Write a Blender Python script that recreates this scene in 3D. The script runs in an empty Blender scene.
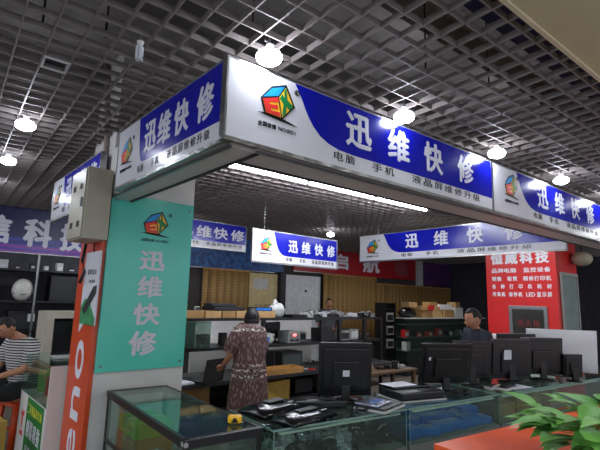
import bpy, bmesh, math, random
from mathutils import Vector, Matrix, Euler
random.seed(7)
R = math.radians
SC = bpy.context.scene
COL = SC.collection

# ------------------------------------------------------------------ camera, world, exposure
cam_d = bpy.data.cameras.new('camera'); cam = bpy.data.objects.new('camera', cam_d); COL.objects.link(cam)
cam_d.sensor_width = 36; cam_d.lens = 27; cam_d.clip_start = .05; cam_d.clip_end = 100
rot = Matrix(((0.74865629, -0.12930782, -0.65022554), (-0.66242267, -0.10648557, -0.74152345), (0.02664514, 0.98587033, -0.16537753)))
cam.matrix_world = Matrix.Translation((0, 0, 1.65)) @ rot.to_4x4()
SC.camera = cam
W = bpy.data.worlds.new('hall_air'); SC.world = W; W.use_nodes = True
W.node_tree.nodes['Background'].inputs[0].default_value = (.80, .86, 1, 1)
W.node_tree.nodes['Background'].inputs[1].default_value = .75
SC.view_settings.view_transform = 'Standard'; SC.view_settings.look = 'None'
SC.view_settings.exposure = 0.75; SC.view_settings.gamma = 1; SC.view_settings.use_curve_mapping = False
BULB = 27.0; TUBE = 60.0
def hall_light(x, y, power, size=.5):          # stand-ins for unseen hall lamps, plus fill added to brighten the shop
    l = bpy.data.lights.new('hall_fill_light', 'AREA'); l.energy = power * 1.3; l.size = size; l.color = (.93, .96, 1)
    o = bpy.data.objects.new('hall_fill_light', l); COL.objects.link(o); o.location = (x, y, 3.04)
for x, y, p in ((-.9, .5, 16), (1.2, -1.6, 16), (4.2, -.8, 14), (-1.5, 5, 14), (-.6, 8, 10), (9.5, .8, 12), (3.4, 7.6, 14), (9.8, 6.2, 20), (7.2, 3.0, 12), (3.9, 4.7, 12), (6.6, 4.6, 10)):
    hall_light(x, y, p)

# ------------------------------------------------------------------ materials
MATS = {}
def rgb(h):
    c = [int(h[i:i+2], 16) / 255 for i in (0, 2, 4)]
    return tuple((v / 12.92 if v <= .04045 else ((v + .055) / 1.055) ** 2.4) for v in c) + (1,)
def mat(name, h, rough=.6, metal=0, var=.12, scale=8, bump=0, bscale=30, spec=.5, coat=0, h2=None):
    if name in MATS: return MATS[name]
    m = bpy.data.materials.new(name); m.use_nodes = True; n = m.node_tree.nodes; l = m.node_tree.links
    b = n['Principled BSDF']; c = rgb(h)
    tc = n.new('ShaderNodeTexCoord'); nz = n.new('ShaderNodeTexNoise'); nz.inputs['Scale'].default_value = scale; nz.inputs['Detail'].default_value = 4
    l.new(tc.outputs['Object'], nz.inputs['Vector'])
    cr = n.new('ShaderNodeValToRGB'); l.new(nz.outputs['Fac'], cr.inputs[0])
    cr.color_ramp.elements[0].position = .3; cr.color_ramp.elements[1].position = .7
    cr.color_ramp.elements[0].color = tuple(v * (1 - var) for v in c[:3]) + (1,)
    cr.color_ramp.elements[1].color = (rgb(h2) if h2 else tuple(min(1, v * (1 + var)) for v in c[:3]) + (1,))
    l.new(cr.outputs[0], b.inputs['Base Color'])
    b.inputs['Roughness'].default_value = rough; b.inputs['Metallic'].default_value = metal
    b.inputs['Specular IOR Level'].default_value = spec
    if coat: b.inputs['Coat Weight'].default_value = coat; b.inputs['Coat Roughness'].default_value = .08
    if bump:
        nb = n.new('ShaderNodeTexNoise'); nb.inputs['Scale'].default_value = bscale; l.new(tc.outputs['Object'], nb.inputs['Vector'])
        bp = n.new('ShaderNodeBump'); bp.inputs['Strength'].default_value = bump; bp.inputs['Distance'].default_value = .02
        l.new(nb.outputs['Fac'], bp.inputs['Height']); l.new(bp.outputs[0], b.inputs['Normal'])
        if coat: l.new(bp.outputs[0], b.inputs['Coat Normal'])
    MATS[name] = m; return m
def emit(name, h, s):
    if name in MATS: return MATS[name]
    m = bpy.data.materials.new(name); m.use_nodes = True; n = m.node_tree.nodes
    b = n['Principled BSDF']; b.inputs['Base Color'].default_value = (.8, .8, .8, 1)
    b.inputs['Emission Color'].default_value = rgb(h); b.inputs['Emission Strength'].default_value = s
    MATS[name] = m; return m
def glass(name, h, dens=.25, rough=.03):
    if name in MATS: return MATS[name]
    m = bpy.data.materials.new(name); m.use_nodes = True; n = m.node_tree.nodes; l = m.node_tree.links
    n.remove(n['Principled BSDF']); out = n['Material Output']
    tr = n.new('ShaderNodeBsdfTransparent'); c = rgb(h); tr.inputs[0].default_value = tuple(1 - dens * (1 - v) for v in c[:3]) + (1,)
    gl = n.new('ShaderNodeBsdfGlossy'); gl.inputs['Roughness'].default_value = rough; gl.inputs['Color'].default_value = (.9, 1, .97, 1)
    lw = n.new('ShaderNodeLayerWeight'); pw = n.new('ShaderNodeMath'); pw.operation = 'POWER'; pw.inputs[1].default_value = 4.5; l.new(lw.outputs['Facing'], pw.inputs[0])
    fr = n.new('ShaderNodeMath'); fr.operation = 'MULTIPLY_ADD'; fr.inputs[1].default_value = .8; fr.inputs[2].default_value = .035; l.new(pw.outputs[0], fr.inputs[0])
    df = n.new('ShaderNodeBsdfDiffuse'); df.inputs[0].default_value = rgb('a8b8b0')
    mx = n.new('ShaderNodeMixShader'); l.new(fr.outputs[0], mx.inputs[0]); l.new(tr.outputs[0], mx.inputs[1]); l.new(gl.outputs[0], mx.inputs[2])
    nz = n.new('ShaderNodeTexNoise'); nz.inputs['Scale'].default_value = 5; mr = n.new('ShaderNodeMapRange'); mr.inputs[3].default_value = .008; mr.inputs[4].default_value = .035
    l.new(nz.outputs['Fac'], mr.inputs[0])
    m2 = n.new('ShaderNodeMixShader'); l.new(mr.outputs[0], m2.inputs[0]); l.new(mx.outputs[0], m2.inputs[1]); l.new(df.outputs[0], m2.inputs[2])
    l.new(m2.outputs[0], out.inputs[0]); MATS[name] = m; return m
def banded(name, fn):                           # materials with a printed or woven pattern
    m = bpy.data.materials.new(name); m.use_nodes = True
    fn(m.node_tree.nodes, m.node_tree.links, m.node_tree.nodes['Principled BSDF']); MATS[name] = m; return m

BLACK = mat('black_plastic', '0b0b0d', .38, var=.2)
GLOSS = mat('gloss_black_plastic', '0c0d10', .18, var=.2, spec=.6)
DARK = mat('dark_plastic', '1d1f22', .5)
GREYP = mat('grey_plastic', '8c8c88', .5)
LGREY = mat('pale_grey_plastic', 'b9bab6', .45)
WHITE = mat('white_board', 'cfcdc8', .55, var=.05)
PAPER = mat('paper', 'c9cbd0', .6, var=.05)
FILM_W = mat('white_lightbox_film', 'd6d6da', .22, var=.03, bump=.05, bscale=3, spec=.45)
FILM_B = mat('blue_lightbox_film', '0f16a0', .2, var=.06, bump=.05, bscale=3, spec=.5)
LET_W = mat('white_lettering', 'd9dae2', .4, var=.03)
LET_K = mat('black_lettering', '15151f', .4, var=.03)
INK = mat('logo_black', '101015', .4)
C_RED = mat('logo_red', 'd8302c', .4); C_YEL = mat('logo_yellow', 'f0b62a', .4); C_GRN = mat('logo_green', '0f7a3c', .4); C_BLU = mat('logo_blue', '1d8fd0', .4)
METAL = mat('aluminium', 'a9aaa8', .3, 1, var=.2, bump=.3, bscale=25)
STEEL = mat('brushed_steel', '8d8f90', .35, .9)
BEAM = mat('beam_paint', 'cfccc8', .45, var=.08, scale=2)
BOXP = mat('grey_beige_enamel', 'a09b88', .35, var=.05)
CARD = mat('cardboard', '9a7748', .8, var=.15); CARD2 = mat('pale_cardboard', 'b08d5d', .8, var=.12)
WOOD = mat('pale_wood', 'a5793f', .6, var=.2, scale=5)
SKIN = mat('skin', 'b07a5c', .55, var=.05); HAIR = mat('black_hair', '0b0909', .65, var=.3, scale=60)
BLUE = mat('blue_plastic', '1c6fd0', .4, var=.3, scale=14); BAG = mat('crumpled_clear_film', '8d9294', .2, var=.6, scale=40, bump=.8, bscale=60)
GLASS = glass('clear_glass', '9ec8b4', .35)
GLASSE = mat('glass_edge', '6f8f85', .15, var=.1)
ORANGE = mat('orange_laminate', 'e4561c', .4, var=.05)
ORSIGN = mat('orange_film', 'c9461c', .35, var=.05)
TEAL = mat('teal_board', '55c4ae', .18, var=.05, scale=3, spec=.45)
RED = mat('red_film', 'c8201f', .35, var=.05)
CERAM = mat('ceiling_strip_paint', '7c7470', .5, var=.1)

# ------------------------------------------------------------------ mesh helpers
class MB:
    def __init__(s): s.b = bmesh.new(); s.mats = []
    def mi(s, m):
        if m not in s.mats: s.mats.append(m)
        return s.mats.index(m)
    def add(s, verts, faces, m, M=None, smooth=False):
        vs = [s.b.verts.new((M @ Vector(v)) if M else v) for v in verts]; k = s.mi(m)
        for f in faces:
            try: q = s.b.faces.new([vs[i] for i in f]); q.material_index = k; q.smooth = smooth
            except ValueError: pass
        return s
    def box(s, x0, x1, y0, y1, z0, z1, m, M=None, bev=0):
        t = bmesh.new(); bmesh.ops.create_cube(t, size=1)
        for v in t.verts: v.co = Vector(((x0+x1)/2 + v.co.x*(x1-x0), (y0+y1)/2 + v.co.y*(y1-y0), (z0+z1)/2 + v.co.z*(z1-z0)))
        if bev: bmesh.ops.bevel(t, geom=t.edges[:], offset=bev, segments=2, affect='EDGES', profile=.6)
        return s.merge(t, m, M)
    def merge(s, t, m, M=None, smooth=False):
        t.verts.ensure_lookup_table(); t.verts.index_update()
        s.add([v.co[:] for v in t.verts], [[v.index for v in f.verts] for f in t.faces], m, M, smooth); t.free(); return s
    def cyl(s, p, q, r, m, r2=None, n=16, smooth=True):
        p, q = Vector(p), Vector(q); d = q - p; r2 = r if r2 is None else r2
        u = d.orthogonal().normalized(); w = d.normalized().cross(u)
        vs = [p + (u*math.cos(2*math.pi*i/n) + w*math.sin(2*math.pi*i/n))*r for i in range(n)] + [q + (u*math.cos(2*math.pi*i/n) + w*math.sin(2*math.pi*i/n))*r2 for i in range(n)]
        k = len(s.b.faces)
        s.add(vs, [(i, (i+1) % n, n+(i+1) % n, n+i) for i in range(n)], m, smooth=smooth)
        s.add(vs[:n], [tuple(range(n))[::-1]], m); s.add(vs[n:], [tuple(range(n))], m); return s
    def tube(s, pts, r, m, n=8):
        pts = [Vector(p) for p in pts]; rings = []
        up = Vector((0, 0, 1))
        for i, p in enumerate(pts):
            d = (pts[min(i+1, len(pts)-1)] - pts[max(i-1, 0)]).normalized()
            u = d.cross(up); u = u.normalized() if u.length > .05 else Vector((1, 0, 0)); w = d.cross(u)
            rr = r[i] if isinstance(r, (list, tuple)) else r
            rings.append([p + (u*math.cos(2*math.pi*j/n) + w*math.sin(2*math.pi*j/n))*rr for j in range(n)])
        vs = [v for g in rings for v in g]; fs = [(a*n+j, a*n+(j+1) % n, (a+1)*n+(j+1) % n, (a+1)*n+j) for a in range(len(pts)-1) for j in range(n)]
        fs += [tuple(range(n))[::-1], tuple(range((len(pts)-1)*n, len(pts)*n))]
        return s.add(vs, fs, m, smooth=True)
    def loft(s, rings, m, M=None, cap=True):      # rings: list of lists of points, same count
        n = len(rings[0]); vs = [v for g in rings for v in g]
        fs = [(a*n+j, a*n+(j+1) % n, (a+1)*n+(j+1) % n, (a+1)*n+j) for a in range(len(rings)-1) for j in range(n)]
        if cap: fs += [tuple(range(n))[::-1], tuple(range((len(rings)-1)*n, len(rings)*n))]
        return s.add(vs, fs, m, M, True)
    def ell(s, c, r, m, M=None, u=20, v=12, fn=None):
        t = bmesh.new(); bmesh.ops.create_uvsphere(t, u_segments=u, v_segments=v, radius=1)
        for w in t.verts:
            p = w.co.copy()
            if fn: p = fn(p)
            w.co = Vector(c) + Vector((p.x*r[0], p.y*r[1], p.z*r[2]))
        return s.merge(t, m, M, True)
    def poly(s, pts, y0, y1, m, M=None):          # outline in x,z extruded between y0 and y1
        n = len(pts); vs = [(p[0], y0, p[1]) for p in pts] + [(p[0], y1, p[1]) for p in pts]
        return s.add(vs, [tuple(range(n)), tuple(range(n, 2*n))[::-1]] + [(i, n+i, n+(i+1) % n, (i+1) % n) for i in range(n)], m, M)
    def build(s, name, parent=None, loc=None, rz=0):
        bmesh.ops.recalc_face_normals(s.b, faces=s.b.faces)
        me = bpy.data.meshes.new(name); s.b.to_mesh(me); s.b.free()
        for m in s.mats: me.materials.append(m)
        o = bpy.data.objects.new(name, me); COL.objects.link(o)
        if parent: o.parent = parent
        if loc is not None: o.location = loc; o.rotation_euler = (0, 0, R(rz))
        return o
def tag(o, label, cat, group=None, kind=None):
    o['label'] = label; o['category'] = cat
    if group: o['group'] = group
    if kind: o['kind'] = kind
    return o
def thing(name, label, cat, loc=(0, 0, 0), rz=0, group=None):
    o = bpy.data.objects.new(name, None); COL.objects.link(o); o.location = loc; o.rotation_euler = (0, 0, R(rz)); o.empty_display_size = .1
    return tag(o, label, cat, group)
ORD = 'first second third fourth fifth sixth seventh eighth ninth tenth eleventh twelfth thirteenth fourteenth fifteenth sixteenth seventeenth eighteenth'.split()
def struct(mb, name, loc=None, rz=0):
    o = mb.build(name, None, loc, rz); o['kind'] = 'structure'; return o
def copy_tree(root, loc, rz, label, group=None):
    def cp(o, par):
        c = o.copy(); COL.objects.link(c)
        if par: c.parent = par
        for ch in [x for x in COL.objects if x.parent == o]: cp(ch, c)
        return c
    r = cp(root, None); r.location = loc; r.rotation_euler = (0, 0, R(rz)); r['label'] = label
    if group: r['group'] = group
    return r
_tc = {}
def glyphs(txt, bold=.02):
    k = txt
    if k not in _tc:
        c = bpy.data.curves.new('t', 'FONT'); c.body = txt; c.size = 1; c.resolution_u = 3; c.extrude = .5
        o = bpy.data.objects.new('t', c); COL.objects.link(o)
        me = bpy.data.meshes.new_from_object(o.evaluated_get(bpy.context.evaluated_depsgraph_get()))
        vs = [v.co.copy() for v in me.vertices]; fs = [list(p.vertices) for p in me.polygons]
        bpy.data.objects.remove(o); bpy.data.meshes.remove(me)
        _tc[k] = (vs, fs)
    return _tc[k]
def text(mb, txt, x0, x1, z0, z1, m, y=-.004, th=.006, bold=.02, M=None):   # fits the string in the x,z box, facing -Y
    vs, fs = glyphs(txt, bold)
    a, b = min(v.x for v in vs), max(v.x for v in vs); c, d = min(v.y for v in vs), max(v.y for v in vs)
    w, h = x1-x0, z1-z0; e = bold*h*1.1; sx = (w-2*e)/(b-a); sz = (h-2*e)/(d-c)
    for q, (dx, dz) in enumerate(((0, 0), (-1, 0), (1, 0), (0, -.8), (0, .8)) if bold > .012 else ((0, 0),)):
        mb.add([(x0 + e*(1+dx) + (v.x-a)*sx, y - th*v.z + .0005*q, z0 + e*(1+dz) + (v.y-c)*sz) for v in vs], fs, m, M)
def row(mb, txt, x0, x1, z0, z1, m, **k):                                    # evenly spaced characters; space = gap
    n = len(txt); p = (x1-x0)/n; w = k.pop('w', .84)
    for i, ch in enumerate(txt):
        if ch != ' ': text(mb, ch, x0+p*(i+.5-w/2), x0+p*(i+.5+w/2), z0, z1, m, **k)

# ------------------------------------------------------------------ the logo: a cube with E and X
def logo(parent, cx, cz, s, y=-.003):
    """s = overall width of the cube"""
    L, = [MB()]
    P = lambda u, v: (cx + u*s, cz + v*s)
    def quad(q, m, yy, th=.002): L.poly(q, yy, yy - th, m)
    quad([P(-.55, -.08), P(-.23, .32), P(.25, .51), P(.56, -.04), P(.14, -.51), P(-.4, -.5)], INK, y)
    quad([P(-.49, -.05), P(-.21, .27), P(.2, .44), P(0, .12)], C_BLU, y-.002)
    quad([P(-.49, -.1), P(-.02, .07), P(.1, -.45), P(-.37, -.44)], C_YEL, y-.002)
    quad([P(.03, .09), P(.23, .42), P(.49, -.04), P(.14, -.44)], C_YEL, y-.002)
    A, B, Cc, D = P(-.49, -.1), P(-.02, .07), P(.09, -.45), P(-.37, -.44)
    def e(u, v):
        t = (A[0]*(1-u)+B[0]*u, A[1]*(1-u)+B[1]*u); b = (D[0]*(1-u)+Cc[0]*u, D[1]*(1-u)+Cc[1]*u)
        return (t[0]*(1-v)+b[0]*v, t[1]*(1-v)+b[1]*v)
    L.poly([e(0, 0), e(1, 0), e(1, .25), e(.38, .25), e(.38, .38), e(.9, .38), e(.9, .62), e(.38, .62), e(.38, .75), e(.97, .75), e(.97, .98), e(.02, .98)], y-.004, y-.006, C_RED)
    A, B, Cc, D = P(.03, .09), P(.23, .42), P(.49, -.04), P(.14, -.44)
    L.poly([e(0, .05), e(.38, 0), e(.52, .3), e(.72, .02), e(1, .02), e(.72, .5), e(1, .98), e(.66, 1), e(.5, .7), e(.3, 1), e(0, .95), e(.3, .5)], y-.004, y-.006, C_GRN)
    n = 12; arc = [P(-.6 + 1.25*i/n, -.47 - .1*(i/n)**1.6 + .05*math.sin(math.pi*i/n)) for i in range(n+1)]
    L.poly(arc + [P(-.6 + 1.25*i/n, -.48 - .1*(i/n)**1.6 - .03*math.sin(math.pi*i/n)) for i in range(n, -1, -1)], y, y-.002, INK)
    for k in range(24):
        a0, a1 = k*math.pi/12, (k+1)*math.pi/12
        L.poly([P(.62+.085*math.cos(a0), .4+.085*math.sin(a0)), P(.62+.085*math.cos(a1), .4+.085*math.sin(a1)), P(.62+.065*math.cos(a1), .4+.065*math.sin(a1)), P(.62+.065*math.cos(a0), .4+.065*math.sin(a0))], y, y-.002, INK)
    x, z = P(.62, .4); text(L, 'R', x-.03*s, x+.035*s, z-.045*s, z+.045*s, INK, y=y, th=.003)
    x, z = P(-.6, -.82); row(L, '全国连锁', x, x+.58*s, z, z+.13*s, INK, y=y, th=.003, w=.9)
    text(L, 'NO:0051', x+.64*s, x+1.2*s, z+.01*s, z+.12*s, INK, y=y, th=.003, bold=.01)
    L.build('logo', parent)

# ------------------------------------------------------------------ lightbox sign (local: x along, faces -Y, z up)
def sign(name, label, L, H, loc, rz, t0, blue_x=.5, blue_end=None, title=None, serv=None, lg=None, depth=.05, frame=True, group=None, cat='sign', hang=False, strip=True, serv_h=.062):
    T = thing(name, label, cat, loc, rz, group)
    a = MB(); a.box(0, L, 0, depth, 0, H, FILM_W, bev=.003)
    be = blue_end or L; bb = .215*H; q = L/2.76
    bb = .25*H
    pts = [(blue_x, H-.004)] + [(blue_x+t0*u, bb+(H-bb)*v) for u, v in ((.06, .86), (.12, .72), (.17, .58), (.23, .44), (.31, .3), (.42, .17), (.56, .08), (.74, .02), (1, 0))]
    pts += [(be, bb), (be, H-.004)]
    a.poly(pts, 0.001, -.0015, FILM_B)
    if blue_end and blue_end < L: pass
    a.build('panel', T)
    f = MB()
    if strip: f.box(0, L, -.004, .02, -.012, .012, METAL)
    f.box(-.012, 0, -.004, depth, -.012, H, METAL); f.box(L, L+.012, -.004, depth, -.012, H, METAL)
    f.box(-.012, L+.012, -.003, depth, H, H+.008, METAL); f.build('trim', T)
    for ch, u in zip('迅维快修', title[0]):
        a = MB(); text(a, ch, u-title[1]/2, u+title[1]/2, title[2], title[3], LET_W, y=-.002, th=.004, bold=.03); a.build('title_character', T)
    for s, u0, u1 in (('电脑', *serv[0]), ('手机', *serv[1]), ('液晶屏维修升级', *serv[2])):
        a = MB(); row(a, s, u0, u1, serv[3], serv[3]+serv_h, LET_K, y=0, th=.004, bold=.02, w=.8); a.build('service_lettering', T)
    logo(T, *lg)
    if hang:
        a = MB()
        for u in (L*.12, L*.88): a.cyl((u, depth/2, H), (u, depth/2, 3.12-loc[2]), .003, STEEL, n=6)
        a.build('hanger', T)
    return T

# ================================================================== STRUCTURE
a = MB(); a.box(-6, 18, -4, 12, -.1, 0, mat('floor_tile', '6b625a', .4, var=.15, scale=3)); struct(a, 'floor')
# ceiling: open-cell grid, turned a little against the shop
P0 = .152; th = R(-3.5)
a = MB()
ax, ay = math.cos(th), math.sin(th)
def gbox(mb, a0, a1, b0, b1, z0, z1, m):
    M = Matrix.Rotation(th, 4, 'Z'); mb.box(a0, a1, b0, b1, z0, z1, m, M)
for k in range(-20, 96): gbox(a, k*P0-.0045, k*P0+.0045, .96, 11.4, 3.1, 3.138, CERAM)
for k in range(7, 76): gbox(a, -3.04, 14.5, k*P0-.03-.0045, k*P0-.03+.0045, 3.101, 3.137, CERAM)
struct(a, 'ceiling')
SLAB = mat('concrete_slab', '7a7672', .9, var=.35, scale=2.5)
a = MB(); gbox(a, -4, 16, .5, 12, 3.92, 4.1, SLAB); 
for b in (1.9, 4.6, 7.3): gbox(a, -4, 16, b, b+.3, 3.66, 3.93, SLAB)
struct(a, 'ceiling')
a = MB(); gbox(a, -3.5, 15, .958, 1.2, 3.22, 3.25, mat('navy_board', '1a2450', .7)); struct(a, 'trim_1')
a = MB(); gbox(a, -4, 16, -2.5, .955, 3.085, 3.95, mat('beige_soffit', 'c4bc9a', .7, var=.05, scale=3)); gbox(a, -4, 16, .935, .958, 3.07, 3.084, mat('beige_trim', 'd0c4a4', .6, var=.05)); struct(a, 'trim_2')
# back wall of the hall and right side
DW = mat('dark_shop_interior', '34333c', .7, var=.3)
a = MB(); a.box(-3, 16, 9.05, 9.2, 0, 3.92, mat('hall_wall', '3a3532', .8)); struct(a, 'wall_back')
a = MB(); a.box(15.5, 15.7, -1, 9.1, 0, 3.92, DW); struct(a, 'wall_right')
# pillar
a = MB(); a.box(1.3, 2.11, 4.03, 4.62, 0, 3.92, mat('pillar_paint', 'c9c6c0', .7, var=.1, scale=3)); struct(a, 'wall_pillar')

# canopy beams
def beam(label, L, W_, loc, rz):
    T = thing('canopy_beam', label, 'beam', loc, rz)
    a = MB(); a.box(0, L, 0, W_, 0, .44, BEAM); a.build('fascia', T)
    a = MB(); a.box(0, L, -.002, .018, -.008, .006, STEEL); a.box(0, L, W_-.02, W_+.004, -.01, .012, DARK); a.build('edge_trim', T)
beam('long grey canopy beam running behind the two front lightbox signs', 7.4, .26, (1.45, 2.04, 2.49), -2.8)
beam('short grey canopy beam behind the left lightbox sign, ending at the teal pillar', 1.95, .2, (1.275, 4.02, 2.49), -90)

sign('lightbox_sign', 'largest blue and white lightbox sign, nearest the camera, with four big white characters', 2.76, .465, (1.2, 1.995, 2.5), -2.8,
     .5, .46, None, ((1.02, 1.44, 1.87, 2.33), .25, .175, .425), ((.78, .99), (1.14, 1.40), (1.58, 2.56), .05), (.335, .31, .225))
sign('lightbox_sign', 'blue and white lightbox sign right of the largest one, running out of the right edge', 2.75, .465, (1.2+2.79*math.cos(R(2.8)), 1.995-2.79*math.sin(R(2.8)), 2.5), -2.8,
     .5, .46, None, ((1.02, 1.44, 1.87, 2.33), .25, .175, .425), ((.78, .99), (1.14, 1.40), (1.58, 2.56), .05), (.335, .31, .225))
sign('lightbox_sign', 'foreshortened blue and white lightbox sign left of the corner, above the teal board', 1.62, .48, (1.215, 3.68, 2.5), -90,
     .12, .42, None, ((.64, .87, 1.12, 1.42), .2, .17, .41), ((.44, .56), (.68, .82), (.93, 1.5), .045), (.2, .28, .2))
sign('lightbox_sign', 'far left blue and white sign partly hidden behind the beige electrical cabinet', 1.6, .45, (1.2, 5.68, 2.46), -90,
     .12, .42, None, ((.64, .87, 1.12, 1.42), .2, .17, .4), ((.44, .56), (.68, .82), (.93, 1.5), .045), (.2, .28, .2))
FH = FILM_B
sign('hanging_sign', 'middle hanging blue and white sign before the bamboo blinds, logo at its left', 1.74, .475, (3.75, 5.3, 2.19), 0,
     .28, .38, None, ((.77, 1.04, 1.32, 1.6), .19, .185, .38), ((.62, .76), (.9, 1.04), (1.16, 1.68), .045), (.24, .28, .2), depth=.03, hang=True)
sign('hanging_sign', 'hanging blue and white sign just right of the teal board, glare over its characters', 2.0, .46, (2.75, 6.95, 2.52), 0,
     .28, .38, None, ((.76, 1.12, 1.46, 1.82), .3, .17, .38), ((.62, .76), (.9, 1.04), (1.16, 1.94), .045), (.22, .28, .2), depth=.03, hang=True)
sign('hanging_sign', 'long hanging blue and white banner sign on the canopy right side, with creased glossy film', 3.5, .475, (6.4, 5.57, 2.39), -90,
     .45, .55, None, ((1.15, 1.7, 2.27, 2.85), .26, .185, .43), ((.92, 1.17), (1.4, 1.66), (1.95, 3.1), .045), (.3, .27, .24), depth=.04, hang=True)

# pillar boards
T = thing('pillar_board', 'tall teal glossy board on the pillar with cube logo and four grey-white characters', 'sign', (1.3, 3.985, 1.015))
a = MB(); a.box(0, .79, 0, .03, 0, 1.53, TEAL, bev=.003); a.build('board', T)
for ch, u0, u1, z0, z1 in (('迅', .29, .53, .865, 1.045), ('维', .29, .525, .625, .82), ('快', .27, .52, .38, .575), ('修', .255, .51, .12, .335)):
    a = MB(); text(a, ch, u0, u1, z0, z1, mat('silver_lettering', 'cfc9cf', .45, var=.04), y=-.001, th=.012, bold=.035); a.build('character', T)
logo(T, .415, 1.31, .22)
for u in (.04, .75):
    for z in (.05, 1.47): b = MB(); b.cyl((u, .0, z), (u, -.01, z), .012, STEEL, r2=.009); b.build('screw', T)
T = thing('pillar_board', 'tall orange board on the left side of the pillar with sideways white lettering', 'sign', (1.298, 4.6, .1), -90)
a = MB(); a.box(0, .58, -.04, 0, 0, 2.5, ORSIGN, bev=.003); a.build('board', T)
M = Matrix.Translation((.42, -.001, 0)) @ Matrix.Rotation(R(-90), 4, 'Y')
for ch, x, x2 in zip('lenovo', (.04, .15, .5, .83, 1.22, 1.58), (.1, .43, .77, 1.16, 1.52, 1.92)):
    a = MB(); text(a, ch, x, x2, 0.0, .22 if ch != 'l' else .29, LET_W, y=-.04, th=.004, bold=.03, M=M); a.build('letter', T)
T = thing('hanging_poster', 'narrow white and green plastic poster hanging on the orange board', 'poster', (1.235, 4.33, 1.4), -90)
a = MB(); a.box(0, .4, 0, .012, 0, .62, PAPER)
a.poly([(0, 0), (.4, 0), (.4, .06), (.22, .2), (.1, .22), (0, .14)], .0, -.001, mat('poster_green', '3a8a55', .4, var=.5, scale=12))
a.poly([(.05, .12), (.12, .08), (.38, .26), (.38, .33), (.3, .32)], -.001, -.003, DARK)
row(a, '超薄笔记本', .1, .34, .42, .47, LET_K, y=0, th=.003)
row(a, '专业维修', .14, .32, .35, .38, LET_K, y=0, th=.003)
a.build('sheet', T)
a = MB(); a.tube([(.2, .01, .6), (.2, .0, .66), (.24, -.01, .72), (.2, .01, .78)], .006, BLACK); a.build('hook', T)
# electrical cabinet
T = thing('electrical_cabinet', 'beige metal electrical cabinet mounted high on the pillar beside the orange board', 'cabinet', (1.05, 3.85, 2.1))
a = MB(); a.box(0, .2, 0, .43, 0, .6, BOXP, bev=.006); a.build('body', T)
a = MB(); a.box(-.012, 0, .015, .415, .012, .588, BOXP, bev=.004)
for y in (.08, .27):
    for z in (.1, .42):
        for k in range(4): a.box(-.015, -.011, y+k*.02, y+k*.02+.006, z, z+.05, DARK)
d = a.build('door', T)
a = MB(); a.box(-.03, -.012, .04, .055, .26, .34, STEEL, bev=.003); a.build('handle', d)
T = a = MB(); a.tube([(1.274, 4.2, 2.6), (1.274, 4.2, 2.9), (1.274, 4.22, 3.1), (1.274, 4.3, 3.4), (1.274, 4.4, 3.9)], .022, mat('conduit', '8a7c74', .5), n=12)
tag(a.build('conduit_pipe'), 'brownish conduit pipe rising from the electrical cabinet into the ceiling', 'pipe')
a = MB(); a.tube([(1.215, 4.3, 2.1), (1.21, 4.34, 1.95), (1.225, 4.3, 1.85), (1.2, 4.32, 1.75)], .015, DARK)
tag(a.build('cable'), 'dark drooping cable below the electrical cabinet', 'cable')

# ================================================================== LAMPS
def bulb_lamp(label, x, y, z=2.99, on=True, group=None):
    T = thing('ceiling_lamp', label, 'lamp', (x, y, z), 0, group)
    a = MB(); a.cyl((0, 0, .06), (0, 0, .2), .006, STEEL, n=8); a.cyl((0, 0, .035), (0, 0, .075), .028, WHITE, r2=.02); a.box(-.035, .035, -.004, .004, .085, .095, STEEL); a.build('lamp_holder', T)
    a = MB(); a.ell((0, 0, 0), (.075, .075, .042), emit('lit_bulb', 'eaf0ff', BULB)); a.build('bulb', T)
for lab, x, y in (('lit ceiling lamp above the cube logo of the largest sign', 1.40, 1.9), ('lit ceiling lamp above the second big character of the largest sign', 2.62, 1.86),
                  ('lit ceiling lamp above the seam between the two front signs', 3.87, 1.76), ('lit ceiling lamp above the characters of the right front sign', 5.2, 1.68), ('lit ceiling lamp at the right edge, above the end of the right front sign', 6.55, 1.6)):
    bulb_lamp(lab, x, y, 3.0)
bulb_lamp('larger lit lamp of the left aisle, upper one of the pair near the left edge', .60, 4.09)
bulb_lamp('lit lamp of the left aisle, second one down at the left edge', .68, 5.37)
bulb_lamp('faint lit lamp farthest down the left aisle', .72, 6.9)
bulb_lamp('small lit lamp above the middle hanging sign inside the shop', 6.45, 6.4)
bulb_lamp('distant lit lamp beyond the red kiosk at the right edge', 13.2, 3.1, 2.75)
# unlit glass lamp
T = thing('ceiling_lamp', 'unlit clear glass lamp hanging from the grid at upper left', 'lamp', (.84, 2.36, 2.95))
a = MB(); a.cyl((0, 0, .1), (0, 0, .17), .006, STEEL, n=8); a.cyl((0, 0, .07), (0, 0, .11), .012, WHITE, r2=.02); a.build('lamp_holder', T)
a = MB()
for k in range(4): a.cyl((.014*math.cos(k*1.57), .014*math.sin(k*1.57), 0), (.014*math.cos(k*1.57), .014*math.sin(k*1.57), .08), .009, mat('frosted_tube', 'd8dcdf', .2), n=8)
a.build('bulb', T)
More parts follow.
